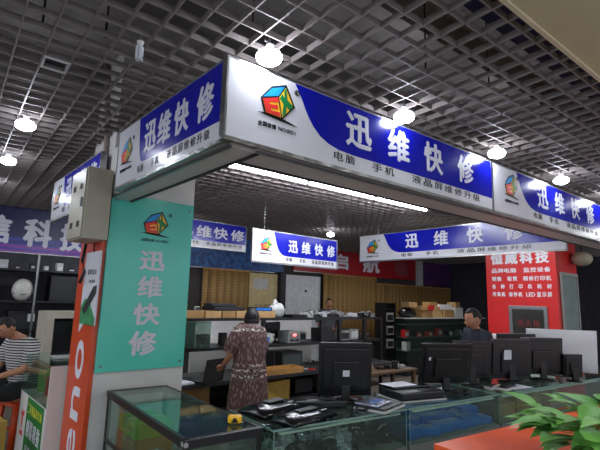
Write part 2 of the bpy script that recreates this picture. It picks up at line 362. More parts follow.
# fluorescent tubes in one row
M = Matrix.Rotation(th, 3, 'Z')
for k, lab in enumerate(('nearest fluorescent tube of the bright row, at the teal pillar end', 'middle fluorescent tube of the bright row inside the canopy', 'farthest fluorescent tube of the bright row inside the canopy')):
    p = M @ Vector((2.14+k*1.17, 4.13, 3.06))
    T = thing('fluorescent_tube', lab, 'lamp', p, -3.5)
    a = MB(); a.box(0, 1.15, -.018, .018, .012, .035, WHITE); a.build('housing', T)
    a = MB(); a.cyl((.02, 0, 0), (1.13, 0, 0), .02, emit('lit_tube', 'eef2ff', TUBE), n=12); a.build('tube', T)
    a = MB(); a.box(0, .02, -.016, .016, -.014, .02, WHITE); a.box(1.13, 1.15, -.016, .016, -.014, .02, WHITE); a.build('end_cap', T)
# clutter above the grid
for k, (x, y) in enumerate(((.42, 2.75), (.72, 2.6), (1.75, 2.6), (2.35, 1.5), (2.9, 1.35))):
    a = MB(); a.cyl((x, y, 3.14), (x, y, 3.95), .006, BLACK, n=6)
    tag(a.build('hanger_rod'), f'thin dark hanger rod in the open ceiling grid, {ORD[k]} from the left', 'rod', 'hanger rods above the ceiling grid')
a = MB(); gbox(a, -3, 8, 2.55, 2.75, 3.45, 3.6, mat('grey_duct', '55514e', .6)); tag(a.build('cable_tray'), 'long grey cable tray running above the open ceiling grid', 'tray')
T = thing('ceiling_speaker', 'small box-framed fitting set into a ceiling cell at upper left', 'fitting', (.565, 3.0, 3.09), -3.5)
a = MB(); a.box(-.075, .075, -.012, 0, 0, .04, LGREY); a.box(-.075, .075, .14, .152, 0, .04, LGREY); a.box(-.075, -.063, 0, .14, 0, .04, LGREY); a.box(.063, .075, 0, .14, 0, .04, LGREY); a.build('frame', T)
a = MB(); a.box(-.06, .06, 0, .14, .03, .04, DARK); a.build('grille', T)

# ================================================================== COUNTERS
def glass_counter(label, L, loc, rz, base='2c2f30'):
    T = thing('glass_counter', label, 'counter', loc, rz); D = .62; H = .85
    a = MB(); a.box(0, L, 0, D, 0, .58, mat('counter_base', '6a6e6a', .5)); a.build('base', T)
    a = MB(); a.box(0, L, 0, D, H-.01, H, GLASS); a.build('top_glass', T)
    a = MB(); a.box(.01, L-.01, .0, .008, .581, H-.011, GLASS); a.build('front_glass', T)
    for x in (0, L-.008): a = MB(); a.box(x, x+.008, .009, D-.01, .581, H-.011, GLASS); a.build('side_glass', T)
    a = MB(); a.box(0, L, -.003, 0, H-.012, H+.001, GLASSE); a.box(-.003, 0, 0, D, H-.012, H+.001, GLASSE); a.build('glass_edge', T)
    a = MB(); a.box(.06, L-.06, .012, .04, H-.04, H-.026, mat('pale_rail', 'd6ddd4', .3)); a.build('rail', T)
    for x in (0.003, L-.012): a = MB(); a.box(x, x+.005, -.003, .002, .581, H-.012, GLASSE); a.build('corner_edge', T)
    a = MB(); a.box(.01, L-.01, .02, D-.02, .581, .589, mat('deck_board', '8a8f88', .4)); a.build('shelf', T)
    a = MB(); a.box(.01, L-.01, D-.012, D-.004, .59, H-.011, mat('rear_panel', '8e9288', .6)); a.build('rear_panel', T)
    return T
CR = -7.0
def ctr(o, u, v, z=.851): 
    m = Matrix.Rotation(R(CR), 3, 'Z') @ Vector((u, v, 0)); return (o[0]+m.x, o[1]+m.y, z)
OA, OB, OC = (1.86, 2.32), (3.075, 2.171), (4.29, 2.022)
glass_counter('nearest glass display counter, full of bagged cables and parts', 1.2, (*OA, 0), CR)
glass_counter('middle glass display counter with blue packages inside', 1.2, (*OB, 0), CR)
glass_counter('farthest glass display counter with cardboard boxes inside, behind the plant', 2.1, (*OC, 0), CR)
# black framed case
T = thing('display_case', 'black-framed glass display case in front of the pillar', 'case', (1.292, 2.38, 0), -4.2); Lc, Wc, Hc = 1.58, .5, .87
for x in (0, Wc-.03):
    for y in (0, Lc-.03): a = MB(); a.box(x, x+.03, y, y+.03, 0, Hc-.001, BLACK); a.build('post', T)
a = MB(); t = .045
a.box(-.006, Wc+.006, -.006, t-.01, Hc-t, Hc+.004, BLACK, bev=.003); a.box(-.006, Wc+.006, Lc-.02, Lc+.006, Hc-t, Hc+.004, BLACK, bev=.003); a.box(-.006, .022, 0, Lc, Hc-t, Hc+.004, BLACK, bev=.003); a.box(Wc-.012, Wc+.006, 0, Lc, Hc-t, Hc+.002, BLACK, bev=.003)
a.build('top_frame', T)
a = MB(); a.cyl((-.008, .02, Hc-.02), (-.012, .02, Hc-.02), .014, GREYP); a.cyl((.0, -.008, Hc-.02), (.0, -.012, Hc-.02), .014, GREYP); a.build('corner_button', T)
a = MB(); a.box(.022, Wc-.012, .035, Lc-.02, Hc-.008, Hc, GLASS); a.build('top_glass', T)
for (x0, x1, y0, y1) in ((.004, .009, .03, Lc-.03), (Wc-.01, Wc-.005, .03, Lc-.03), (.03, Wc-.03, .004, .009)): a = MB(); a.box(x0, x1, y0, y1, .3, Hc-t, GLASS); a.build('side_glass', T)
a = MB(); a.box(.02, Wc-.02, .02, Lc-.02, .5, .508, GLASS); a.box(0, .02, .03, Lc-.03, .49, .515, BLACK); a.build('shelf', T)
a = MB(); a.box(.005, Wc-.005, .03, Lc-.03, 0, .3, WHITE); a.build('base', T)
def cs(x, y, z): v = Matrix.Rotation(R(-4.2), 3, 'Z') @ Vector((x, y, 0)); return (1.292+v.x, 2.38+v.y, z)
def carton(name, label, cat, loc, rz, s, m, m2=None, group=None, tape=True):
    T = thing(name, label, cat, loc, rz, group); w, d, h = s
    a = MB(); a.box(-w/2, w/2, -d/2, d/2, 0, h, m, bev=min(.004, h*.1)); a.build('body', T)
    a = MB(); a.box(-w/2-.001, w/2+.001, -d*.09, d*.09, h*.97, h+.0015, m2 or mat('packing_tape', 'b49a6a', .3)); a.box(-w/2-.0015, w/2+.0015, -d*.09, d*.09, h*.6, h*.99, m2 or MATS['packing_tape']); 
    if tape: a.build('tape', T)
    return T
LIME = mat('lime_card', '78a83a', .5, var=.15)
carton('cardboard_box', 'brown cardboard box under the lime green box in the black-framed case', 'box', cs(.2, 1.22, .508), -4, (.3, .42, .1), CARD)
carton('gift_box', 'lime green box with pale lid inside the black-framed case', 'box', cs(.2, 1.22, .61), -4, (.28, .4, .11), LIME, mat('lime_pale', 'a9b58a', .5))
for k, (x, y, w, d, h, m, lab) in enumerate(((.16, .85, .16, .2, .05, BAG, 'crumpled silver bag in the middle of the black-framed case'), (.3, .62, .2, .16, .06, CARD2, 'pale cardboard box toward the front of the black-framed case'), (.14, .35, .12, .18, .04, GREYP, 'grey plastic part near the front left of the black-framed case'), (.34, .22, .1, .1, .05, BLUE, 'small blue packet in the front right corner of the black-framed case'))):
    T = thing('packet' if m != CARD2 else 'cardboard_box', lab, 'package', cs(x, y, .508), 20*k)
    a = MB(); a.box(-w/2, w/2, -d/2, d/2, 0, h, m, bev=.008); a.build('wrapper', T)
    a = MB(); a.box(-w*.3, w*.3, -d*.3, d*.3, h, h+.002, PAPER); a.build('label_sticker', T)
carton('storage_box', 'blue box at the bottom corner beside the black-framed case', 'box', (1.16, 3.3, 0), -4, (.2, .3, .5), BLUE, PAPER)
# yellow tape measure
T = thing('tape_measure', 'yellow tape measure lying on the black-framed glass case', 'tool', (1.705, 2.52, .876), -35)
a = MB(); a.box(-.045, .045, -.03, .03, 0, .048, mat('yellow_plastic', 'f0b400', .4), bev=.016); a.build('body', T)
a = MB(); a.cyl((.0, -.031, .022), (0, -.034, .022), .014, BLACK); a.box(-.02, .02, -.034, -.03, .008, .018, BLACK); a.build('grip', T)
a = MB(); a.box(.04, .055, -.008, .008, .0, .006, STEEL); a.build('hook', T)

# counter contents: individually piled things
def lump(name, label, cat, loc, s, m, group, seed, rz=0, m2=None):
    rnd = random.Random(seed); T = thing(name, label, cat, loc, rz, group); a = MB()
    a.ell((0, 0, s[2]), s, m, u=11, v=7, fn=lambda p: p*(1+.8*(rnd.random()-.5)))
    for f in a.b.faces: f.smooth = False
    a.build('bag', T)
    b = MB(); q = s[2]*1.2
    b.tube([(-s[0]*.8, -s[1]*.6, q), (-s[0]*.2, s[1]*.5, q*1.8), (s[0]*.5, -s[1]*.3, q*1.7), (s[0]*.1, -s[1]*.9, q*.9), (-s[0]*.6, -s[1]*.2, q*1.6), (s[0]*.9, s[1]*.4, q*.9)], .005, m2 or BLACK, n=6); b.build('cord', T); return T
FILMS = [BAG, mat('dark_film', '1d2022', .2, var=.5, scale=30, bump=.8, bscale=50), mat('silver_film', 'b0b6ba', .25, .5, var=.5, scale=30, bump=.9, bscale=60)]
rnd = random.Random(3); k = 0
for i in range(8):
    for j in range(4):
        k += 1
        lump('bagged_cable', f'bagged cable in the nearest counter, {ORD[i]} from left, {ORD[j]} row from front', 'cable', ctr(OA, .13+i*.135, .13+j*.115, .59), (.074, .064, .04+.035*rnd.random()+.008*j), rnd.choice([FILMS[1], FILMS[1], FILMS[0], FILMS[1], FILMS[2]]), 'bagged cables in the nearest glass counter', k, rnd.random()*360, rnd.choice([BLACK, DARK, LGREY]))
carton('cardboard_box', 'long cardboard box behind the bagged cables in the nearest counter', 'box', ctr(OA, .6, .565, .59), CR, (.5, .06, .2), CARD)
k = 0
for i in range(6):
    for j in range(3):
        k += 1; w = .19+.04*rnd.random(); T = thing('blue_package', f'blue package in the middle counter, {ORD[i]} from left, {ORD[j]} row from front', 'package', ctr(OB, .13+i*.185, .13+j*.14, .59), rnd.random()*60-30, 'blue packages in the middle glass counter')
        h = .06+.035*j+.04*rnd.random()
        a = MB(); a.box(-w/2, w/2, -.075, .075, 0, h, BLUE, bev=.015); a.build('wrapper', T)
        a = MB(); a.tube([(-w*.4, .03, h+.002), (0, -.01, h+.01), (w*.4, .02, h+.002)], .004, LGREY if k % 3 else BLACK, n=6); a.build('cord', T)
for u, w, h, lab in ((.16, .12, .2, 'pale grey upright box at the left rear of the middle glass counter'), (.34, .1, .22, 'beige upright box at the rear of the middle glass counter')):
    carton('carton', lab, 'box', ctr(OB, u, .565, .59), CR, (w, .06, h), mat('old_card', '8f8a76', .7))
for n_, (u, v, w, d, h) in enumerate(((.3, .3, .36, .3, .12), (.62, .3, .24, .28, .16), (.9, .32, .24, .3, .1), (1.25, .3, .34, .3, .14))):
    carton('cardboard_box', ('flat brown cardboard box at the left of the farthest glass counter', 'taller brown cardboard box second from left in the farthest glass counter', 'low brown cardboard box third from left in the farthest glass counter', 'brown cardboard box at the right of the farthest glass counter')[n_], 'box', ctr(OC, u, v, .59), CR+n_*4, (w, d, h), CARD if n_ % 2 else CARD2)

# ---- monitors
def monitor(label, loc, rz, w, h, lift=.1, tilt=10, m=BLACK, sticker=None, imac=False, depth=.035, name='monitor'):
    T = thing(name, label, 'monitor', loc, rz)
    M = Matrix.Translation((0, 0, lift)) @ Matrix.Rotation(R(tilt), 4, 'X')
    hd = w/2
    a = MB()
    if imac:
        a.box(-hd, hd, -.012, .012, 0, h, m, M, bev=.008)
        rings = []
        for t, y in ((1, -.010), (.97, -.02), (.8, -.036), (.5, -.05), (.2, -.056)):
            pts = []
            for i in range(32):
                an = 2*math.pi*i/32; c, s = math.cos(an), math.sin(an)
                q = (abs(c)**24+abs(s)**24)**(-1/24); pts.append(M @ Vector((hd*t*c*q*.99, y, h/2+h/2*t*s*q*.98)))
            rings.append(pts)
        a.loft(rings, m)
    else:
        a.box(-hd, hd, -.012, .018, 0, h, m, M, bev=.006)
        a.box(-hd*.86, hd*.86, -.012-depth*.5, -.012, h*.1, h*.9, m, M, bev=.008)
        a.box(-hd*.5, hd*.5, -.012-depth, -.012-depth*.5, h*.18, h*.66, m, M, bev=.008)
        for k in range(7): a.box(-hd*.5+k*hd*.15, -hd*.5+k*hd*.15+hd*.08, -.014-depth*.5, -.012-depth*.5, h*.78, h*.8, DARK, M)
    a.build('housing', T)
    a = MB(); a.box(-hd+.02, hd-.02, .018, .0195, .025, h-.02, GLOSS, M); a.build('screen', T)
    a = MB()
    a.box(-.035, .035, -.06, -.03, .012, lift+h*.4, STEEL if imac else m, bev=.006)
    a.build('neck', T)
    a = MB()
    n = 28; a.loft([[(w*.27*math.cos(2*math.pi*i/n), -.02+.11*math.sin(2*math.pi*i/n), 0) for i in range(n)], [(w*.27*math.cos(2*math.pi*i/n), -.02+.11*math.sin(2*math.pi*i/n), .01) for i in range(n)], [(w*.1*math.cos(2*math.pi*i/n), -.03+.05*math.sin(2*math.pi*i/n), .022) for i in range(n)]], STEEL if imac else m); a.build('base', T)
    if sticker:
        a = MB(); x, z, sw, sh = sticker; a.box(x-sw/2, x+sw/2, -.0145-depth, -.013-depth, z-sh/2, z+sh/2, PAPER, M); o = a.build('sticker', T); o['label'] = 'white paper sticker'
    return T
monitor('tall black monitor seen from behind on the nearest glass counter', (2.87, 2.66, .851), -37, .44, .43, .04, 8, sticker=(.0, .19, .055, .05))
monitor('black monitor leaning back with a grey stand, on the middle glass counter', (3.97, 2.41, .851), -30, .52, .38, .07, 14, sticker=(-.19, .25, .02, .03))
monitor('black monitor edge-on just right of the leaning black monitor', (4.5, 2.43, .851), -30, .42, .38, .06, 6)
monitor('black monitor with a white square sticker on its back', (5.06, 2.28, .851), -28, .52, .42, .03, 5, sticker=(-.06, .26, .09, .1))
monitor('wide black monitor right of the stickered one, in front of the white computer', (5.5, 2.12, .851), -36, .5, .40, .06, 5)
monitor('low black monitor behind the stickered one, nearer the leaning one', (4.93, 2.53, .851), -30, .36, .36, .05, 3)
monitor('large white all-in-one computer seen from behind at the right end of the counters', (6.12, 2.12, .851), -58, .76, .5, .04, 8, m=mat('white_aluminium', 'cfcfd2', .35, var=.02), imac=True, name='all_in_one_computer')
monitor('black slim monitor standing behind the stickered one, only its top edge showing', (5.56, 2.4, .851), -32, .5, .42, .06, 0)
monitor('small dark monitor in front of the white computer right side', (5.74, 1.88, .851), -36, .22, .25, .04, 5)

# ---- things lying on the nearest counter
def lying_monitor(label, loc, rz, w, d, hh):
    T = thing('flat_monitor', label, 'monitor', loc, rz)
    rings = []
    for i in range(9):
        t = i/8; z = hh*math.sin(math.pi*(.12+.76*t))**.7; y = -d/2+d*t
        rings.append([(-w/2, y, 0), (w/2, y, 0), (w/2, y, z*.45), (w*.42, y, z*.85), (w*.2, y, z), (-w*.2, y, z), (-w*.42, y, z*.85), (-w/2, y, z*.45)])
    a = MB(); a.loft(rings, GLOSS); a.build('housing', T)
    a = MB(); a.box(-w*.2, w*.2, -d*.2, d*.1, hh*.99, hh*1.15, BLACK, bev=.006); a.build('mount', T)
    a = MB(); a.box(w*.2, w*.32, -d*.35, -d*.3, hh*.86, hh*.92, PAPER); a.build('label_plate', T)
    return T
lying_monitor('glossy black monitor lying face down at the left front of the nearest counter', ctr(OA, .33, .13, .852), 8, .46, .22, .06)
lying_monitor('second glossy black monitor lying face down behind the first', ctr(OA, .24, .42, .852), 10, .42, .26, .07)
T = thing('soundbar', 'long black device with cables lying behind the face-down monitors', 'device', ctr(OA, .62, .36, .852), -30)
a = MB(); a.box(-.22, .22, -.04, .04, 0, .05, BLACK, bev=.01); a.build('body', T)
for y in (-.02, .025): a = MB(); a.tube([(-.2, y, .055), (-.05, y+.01, .065), (.1, y-.01, .06), (.24, y, .02)], .006, DARK); a.build('cable', T)
a = MB(); a.box(-.1, 0, -.015, .015, .051, .054, LGREY); a.build('silver_strip', T)
T = thing('remote_control', 'small dark device with a bright key at the foot of the tall black monitor', 'device', ctr(OA, .93, .2, .852), -25)
a = MB(); a.box(-.07, .07, -.025, .025, 0, .02, BLACK, bev=.006); a.build('body', T); a = MB(); a.box(.03, .05, -.01, .01, .02, .023, LGREY); a.build('key', T)
# laptop base with shiny pack
T = thing('laptop', 'closed dark laptop under a silver and blue film pack beside the tall monitor', 'laptop', ctr(OA, 1.03, .12, .852), 12)
a = MB(); a.box(-.18, .18, -.13, .13, 0, .018, LGREY, bev=.004); a.build('base', T)
a = MB(); a.box(-.17, .17, -.12, .12, .018, .032, BLACK, bev=.004); a.build('lid', T)
T = thing('film_pack', 'shiny silver and blue film pack lying on the closed laptop', 'package', ctr(OA, 1.0, .14, .885), 12)
a = MB(); a.box(-.14, .12, -.09, .1, 0, .014, mat('silver_blue_film', '8f98b8', .2, .6, var=.5, scale=14, bump=.8, bscale=18, h2='c8cde0'), bev=.005); a.build('wrapper', T)
a = MB(); a.box(-.05, .08, -.02, .03, .014, .016, BLUE); a.build('blue_print', T)
# printer
T = thing('printer', 'flat black printer with a pale paper sheet on top, on the middle counter', 'printer', ctr(OB, .33, .27, .852), -16)
a = MB(); a.box(-.24, .24, -.17, .17, 0, .01, LGREY, bev=.003); a.box(-.23, .23, -.16, .16, .01, .075, BLACK, bev=.015); a.build('body', T)
a = MB(); a.box(-.2, .2, -.02, .15, .075, .095, GLOSS, bev=.008); a.build('lid', T)
a = MB(); a.box(.02, .2, -.14, -.05, .075, .08, DARK); a.build('control_panel', T)
T = a = MB(); a.box(-.14, .14, -.09, .09, 0, .003, PAPER); 
tag(a.build('paper_sheet', None, ctr(OB, .27, .37, .948), -10), 'pale paper sheet lying on the black printer', 'paper')
for k, (u, v, r_, lab) in enumerate(((.30, .16, 5, 'white paper sheet on the farthest counter before the stickered monitor'), (.45, .12, -12, 'cream paper sheet right of the first on the farthest counter'))):
    a = MB(); a.box(-.15, .15, -.1, .1, 0, .002, PAPER if k else WHITE); tag(a.build('paper_sheet', None, ctr(OC, u, v, .852+.003*k), r_), lab, 'paper')
T = thing('keyboard', 'black keyboard lying before the monitor with the white sticker', 'keyboard', ctr(OC, .36, .14, .858), 0)
a = MB(); a.box(-.1, .12, -.03, .05, 0, .015, BLACK, bev=.004); a.build('case', T)
a = MB()
for i in range(9):
    for j in range(3): a.box(-.093+i*.023, -.073+i*.023, -.024+j*.022, -.006+j*.022, .015, .019, DARK)
a.build('keys', T)
T = thing('mouse', 'black computer mouse on the middle counter right of the leaning monitor', 'mouse', ctr(OB, .93, .15, .852), 20)
a = MB(); a.ell((0, 0, .012), (.05, .03, .018), BLACK); a.build('shell', T); a = MB(); a.tube([(.05, 0, .01), (.1, .03, .005), (.14, .1, .005)], .003, BLACK, n=6); a.build('cord', T)

# orange counter and plant
T = thing('orange_counter', 'orange laminate counter in the near right corner, under the plant', 'counter', (2.25, .63, 0), -7)
a = MB(); a.box(0, 3.6, 0, .88, .84, .88, ORANGE, bev=.004); a.build('worktop', T)
a = MB(); a.box(.02, 3.58, .02, .86, 0, .84, WHITE); a.build('body', T)
def leaf(mb, base, yaw, pitch, L, W_, m, droop=.5):
    n = 9; M = Matrix.Translation(base) @ Matrix.Rotation(yaw, 4, 'Z') @ Matrix.Rotation(-pitch, 4, 'Y')
    vs = []; fs = []
    for i in range(n+1):
        t = i/n; w = W_*(math.sin(math.pi*min(1, t*.93+.07)**.72))*(1-.25*t) if i < n else 0.001
        if i == 0: w = W_*.3
        z = -droop*L*t*t*.6
        for s in (-1, -.5, 0, .5, 1): vs.append((L*t - (abs(s)**2)*.07*L*(1 if i < 3 else 0), w*s, z + .22*w*abs(s)))
    for i in range(n):
        for j in range(4): q = i*5+j; fs.append((q, q+1, q+6, q+5))
    mb.add(vs, fs, m, M, True)
def leafmat(n, l, b):
    tc = n.new('ShaderNodeTexCoord'); nz = n.new('ShaderNodeTexNoise'); nz.inputs['Scale'].default_value = 9; l.new(tc.outputs['Object'], nz.inputs[0])
    cr = n.new('ShaderNodeValToRGB'); cr.color_ramp.elements[0].color = rgb('3a8236'); cr.color_ramp.elements[1].color = rgb('8cc860'); l.new(nz.outputs[0], cr.inputs[0]); l.new(cr.outputs[0], b.inputs['Base Color'])
    b.inputs['Roughness'].default_value = .35; b.inputs['Subsurface Weight'].default_value = .0
banded('leaf_green', leafmat)
T = thing('potted_plant', 'leafy green potted plant on the orange counter at lower right', 'plant', (2.74, .73, .84+.04))
a = MB(); n = 24; prof = ((.0, .0), (.075, 0), (.1, .12), (.108, .13), (.108, .145), (.095, .145), (.09, .125), (0, .125))
a.loft([[(r_*math.cos(2*math.pi*i/n)+1e-4*math.cos(i), r_*math.sin(2*math.pi*i/n)+1e-4*math.sin(i), z) for i in range(n)] for r_, z in prof], WHITE, cap=False); a.build('pot', T)
a = MB(); st = MB(); rp = random.Random(11)
for k in range(150):
    yaw = rp.random()*2*math.pi; r_ = .03+.33*rp.random()**.8; z = .1+.2*rp.random()*(1.1-r_); pt = rp.uniform(-.2, .5)
    p = Vector((r_*math.cos(yaw)*1.25, r_*math.sin(yaw), z)); L = rp.uniform(.13, .2)
    st.tube([(0, 0, .12), tuple(p*.5+Vector((0, 0, .07))), tuple(p)], .003, MATS['leaf_green'], n=5)
    leaf(a, p, yaw+rp.uniform(-.7, .7), pt, L, L*.36, MATS['leaf_green'], rp.uniform(.2, .7))
st.build('stems', T); a.build('foliage', T)

# ================================================================== WORK BENCH
T = thing('work_bench', 'long black shelved work bench behind the woman in the patterned dress', 'bench', (2.2, 5.15, 0))
for x in (.02, 1.68, 2.82, 3.22, 3.84, 4.28):
    a = MB(); a.box(x, x+.05, 0, .05, 0, 1.36, BLACK); a.build('post', T)
for z, nm in ((1.36, 'top_shelf'), (.99, 'middle_shelf')): a = MB(); a.box(0, 4.33, 0, .5, z, z+.035, BLACK); a.build(nm, T)
a = MB(); a.box(0, 4.33, -.3, .5, .62, .66, DARK); a.build('worktop', T)
a = MB(); a.box(0, 4.33, .0, .5, .25, .28, BLACK); a.build('bottom_shelf', T)
a = MB(); a.box(.0, 4.33, .48, .5, .03, .6, DARK); a.build('back_panel', T)
T = thing('partition', 'low white partition behind the black work bench', 'partition', (3.3, 6.1, 0))
a = MB(); a.box(0, 2.4, 0, .04, 0, 1.34, WHITE); a.build('panel', T); a = MB(); a.box(0, 2.4, -.01, .05, 1.34, 1.36, LGREY); a.build('cap', T)
by = 5.15
def px(x): return x
for k, (x0, x1) in enumerate(((2.25, 2.95), (2.97, 3.2), (3.22, 3.42), (3.44, 4.1))):
    carton('cardboard_box', ('long low cardboard box at the left end of the bench top shelf', 'short cardboard box second from left on the bench top shelf', 'short cardboard box third from left on the bench top shelf', 'cardboard box right of the woman head on the bench top shelf')[k], 'box', ((x0+x1)/2, by+.12, 1.396), 0, (x1-x0, .22, .09), CARD2 if k % 2 else CARD)
def device(name, label, cat, loc, rz, s, m=BLACK, panel=DARK, group=None, feet=False):
    T = thing(name, label, cat, loc, rz, group); w, d, h = s
    a = MB(); a.box(-w/2, w/2, -d/2, d/2, 0, h, m, bev=min(.008, h*.2)); a.build('housing', T)
    a = MB(); a.box(-w*.42, w*.42, -d/2-.003, -d/2, h*.15, h*.8, panel); a.build('front_panel', T); return T
device('disc_player', 'black disc player on the boxes of the bench top shelf', 'device', (3.35, by+.2, 1.49), 3, (.5, .3, .05))
device('disc_player', 'flat black player on top of the other player above the bench', 'device', (3.3, by+.22, 1.542), -6, (.36, .25, .04), DARK)
device('router', 'dark router with blue front left of the plastic bag on the top shelf', 'device', (3.92, by+.15, 1.49), 0, (.3, .2, .05), DARK, BLUE)
device('webcam', 'small grey camera on the top shelf near the teal board', 'camera', (2.72, by+.12, 1.49), 10, (.07, .06, .07), GREYP, BLACK)
device('webcam', 'round white camera on the top shelf, left of the disc players', 'camera', (2.9, by+.12, 1.49), -10, (.06, .05, .05), LGREY, BLACK)
device('speaker_box', 'small black speaker at the far left of the top shelf', 'speaker', (2.5, by+.12, 1.49), 0, (.1, .08, .09), BLACK)
T = thing('plastic_bag', 'crumpled white plastic bag standing on the bench top shelf', 'bag', (4.28, by+.2, 1.396), 0)
rb = random.Random(4); a = MB(); a.ell((0, 0, .1), (.13, .1, .11), mat('white_film', 'c5c5c3', .3, var=.15, bump=.5, bscale=25), u=18, v=12, fn=lambda p: p*(1+.22*(rb.random()-.5))); a.build('bag', T)
a = MB(); a.ell((-.04, 0, .21), (.04, .03, .05), MATS['white_film'], u=10, v=8, fn=lambda p: p*(1+.4*(rb.random()-.5))); a.build('knot', T)
device('laptop', 'flat black laptop right of the plastic bag on the top shelf', 'laptop', (4.62, by+.2, 1.396), 6, (.34, .26, .04))
kk = 0
names = ('flat circuit board', 'black cable coil', 'grey metal bracket', 'black adapter', 'pale plastic cover')
for i in range(18):
    x = 4.85+i*.095; w = rb.uniform(.1, .2)
    T = thing('spare_part', f'small spare part heaped on the bench top shelf, {ORD[i]} from the left', 'spare part', (x, by+.1+.2*rb.random(), 1.396), rb.uniform(-40, 40), 'spare parts on the bench top shelf')
    m = rb.choice([BLACK, DARK, LGREY, METAL, GREYP, BLACK, PAPER]); h = rb.uniform(.03, .1)
    a = MB(); a.box(-w/2, w/2, -.06, .06, 0, h, m, bev=.006); a.build('body', T)
    a = MB(); a.tube([(-w/2, 0, h), (-w*.2, -.07, h+.02), (w*.3, -.07, h*.4), (w*.7, -.02, .012)], .006, rb.choice([BLACK, LGREY]), n=6); a.build('lead', T)
# middle shelf
Z = 1.026
T = device('power_supply', 'grey bench power supply with a glowing red display', 'instrument', (4.5, by+.17, Z), 0, (.22, .26, .17), GREYP, mat('instrument_grey', '6c6c68', .5))
a = MB(); a.box(-.03, .03, -.137, -.133, .1, .13, emit('red_display', 'ff2418', 3)); a.build('red_display', T)
for x in (-.07, -.03, .03, .07): a = MB(); a.cyl((x, -.134, .045), (x, -.15, .045), .013, BLACK); a.build('knob', T)
monitor('dark monitor standing behind the power supply on the middle shelf', (4.33, by+.36, Z), 10, .34, .25, .04, 0)
T = thing('kettle', 'white kettle with blue marking on the middle shelf right of the woman', 'kettle', (4.1, by+.16, Z))
a = MB(); n = 24; a.loft([[(r_*math.cos(2*math.pi*i/n), r_*math.sin(2*math.pi*i/n), z) for i in range(n)] for r_, z in ((.06, 0), (.075, .03), (.075, .09), (.06, .13), (.03, .15))], LGREY); a.build('body', T)
a = MB(); a.tube([(.06, 0, .13), (.11, 0, .12), (.11, 0, .05), (.075, 0, .03)], .01, WHITE); a.build('handle', T)
a = MB(); a.box(-.07, -.03, -.07, -.05, .03, .1, BLUE); a.build('marking', T)
device('instrument', 'grey instrument in the middle shelf bay right of the power supply', 'instrument', (5.62, by+.17, Z), 0, (.22, .24, .15), GREYP, DARK)
device('instrument', 'second grey instrument right of the bay post on the middle shelf', 'instrument', (5.88, by+.2, Z), 0, (.2, .24, .17), GREYP, LGREY)
device('toolbox', 'black tool box between the two posts on the middle shelf', 'tool box', (5.2, by+.18, Z), 0, (.26, .24, .2), DARK, BLACK)
T = thing('spray_bottle', 'small blue bottle standing on the tool box', 'bottle', (5.1, by+.12, Z+.2)); a = MB(); a.cyl((0, 0, 0), (0, 0, .06), .02, BLUE); a.build('body', T); a = MB(); a.cyl((0, 0, .06), (0, 0, .08), .01, DARK); a.build('cap', T)
device('mug', 'black jar beside the woman shoulder on the middle shelf', 'jar', (3.42, by+.3, Z), 0, (.09, .09, .16), BLACK)
T = thing('glass_box', 'small glass display box at the left end of the bench middle shelf', 'case', (2.29, by+.06, Z))
a = MB(); a.box(0, .8, 0, .4, 0, .008, GLASS); a.box(0, .8, 0, .006, 0, .32, GLASS); a.box(.794, .8, .007, .4, 0, .32, GLASS); a.box(0, .793, .394, .4, 0, .32, mat('pale_green_panel', '8ea79d', .3)); a.build('panes', T)
a = MB(); a.box(0, .8, -.002, .002, .31, .325, GLASSE); a.build('top_edge', T)
for k, (z, r_, m) in enumerate(((.0, 4, PAPER), (.03, -5, BLUE), (.06, 8, DARK), (.085, 0, BLUE))):
    T = thing('folder', ('white folder at the bottom of the stack in the small glass box', 'blue folder second from the bottom of the stack in the glass box', 'dark folder third in the stack in the glass box', 'blue folder on top of the stack in the glass box')[k], 'folder', (2.52, by+.22, Z+.012+z), r_)
    a = MB(); a.box(-.16, .16, -.11, .11, 0, .024, m, bev=.003); a.build('cover', T); a = MB(); a.box(-.155, .162, -.105, -.112, .004, .02, PAPER); a.build('pages', T)
# worktop
Z = .661
T = thing('laptop', 'open black laptop on the bench left of the woman', 'laptop', (2.92, 4.98, Z), 15)
a = MB(); a.box(-.17, .17, -.12, .12, 0, .02, BLACK, bev=.004); a.build('base', T)
a = MB(); a.box(-.17, .17, -.006, .006, 0, .26, GLOSS, Matrix.Translation((0, -.12, .02)) @ Matrix.Rotation(R(12), 4, 'X'), bev=.003); a.build('lid', T)
T = a = MB(); a.box(-.2, .2, -.14, .14, 0, .02, PAPER); tag(a.build('paper_stack', None, (2.5, 5.0, Z), 10), 'white stack of paper at the left end of the bench worktop', 'paper')
T = thing('tray', 'pale wooden tray at the bench edge right of the woman', 'tray', (4.08, 5.0, Z), 0)
a = MB(); a.box(-.32, .32, -.12, .12, 0, .012, WOOD); 
for x0, x1, y0, y1 in ((-.32, .32, -.13, -.118), (-.32, .32, .118, .13), (-.332, -.318, -.13, .13), (.318, .332, -.13, .13)): a.box(x0, x1, y0, y1, 0, .075, WOOD)
a.build('tray_body', T)
device('printer', 'dark grey printer standing on the worktop behind the wooden tray', 'printer', (4.5, by+.25, Z), 0, (.4, .36, .24), DARK, mat('dull_green', '3a4640', .6))
device('drive_case', 'upright black case leaning on the bench behind the tray', 'device', (4.12, by+.2, Z), 20, (.05, .26, .26), BLACK)
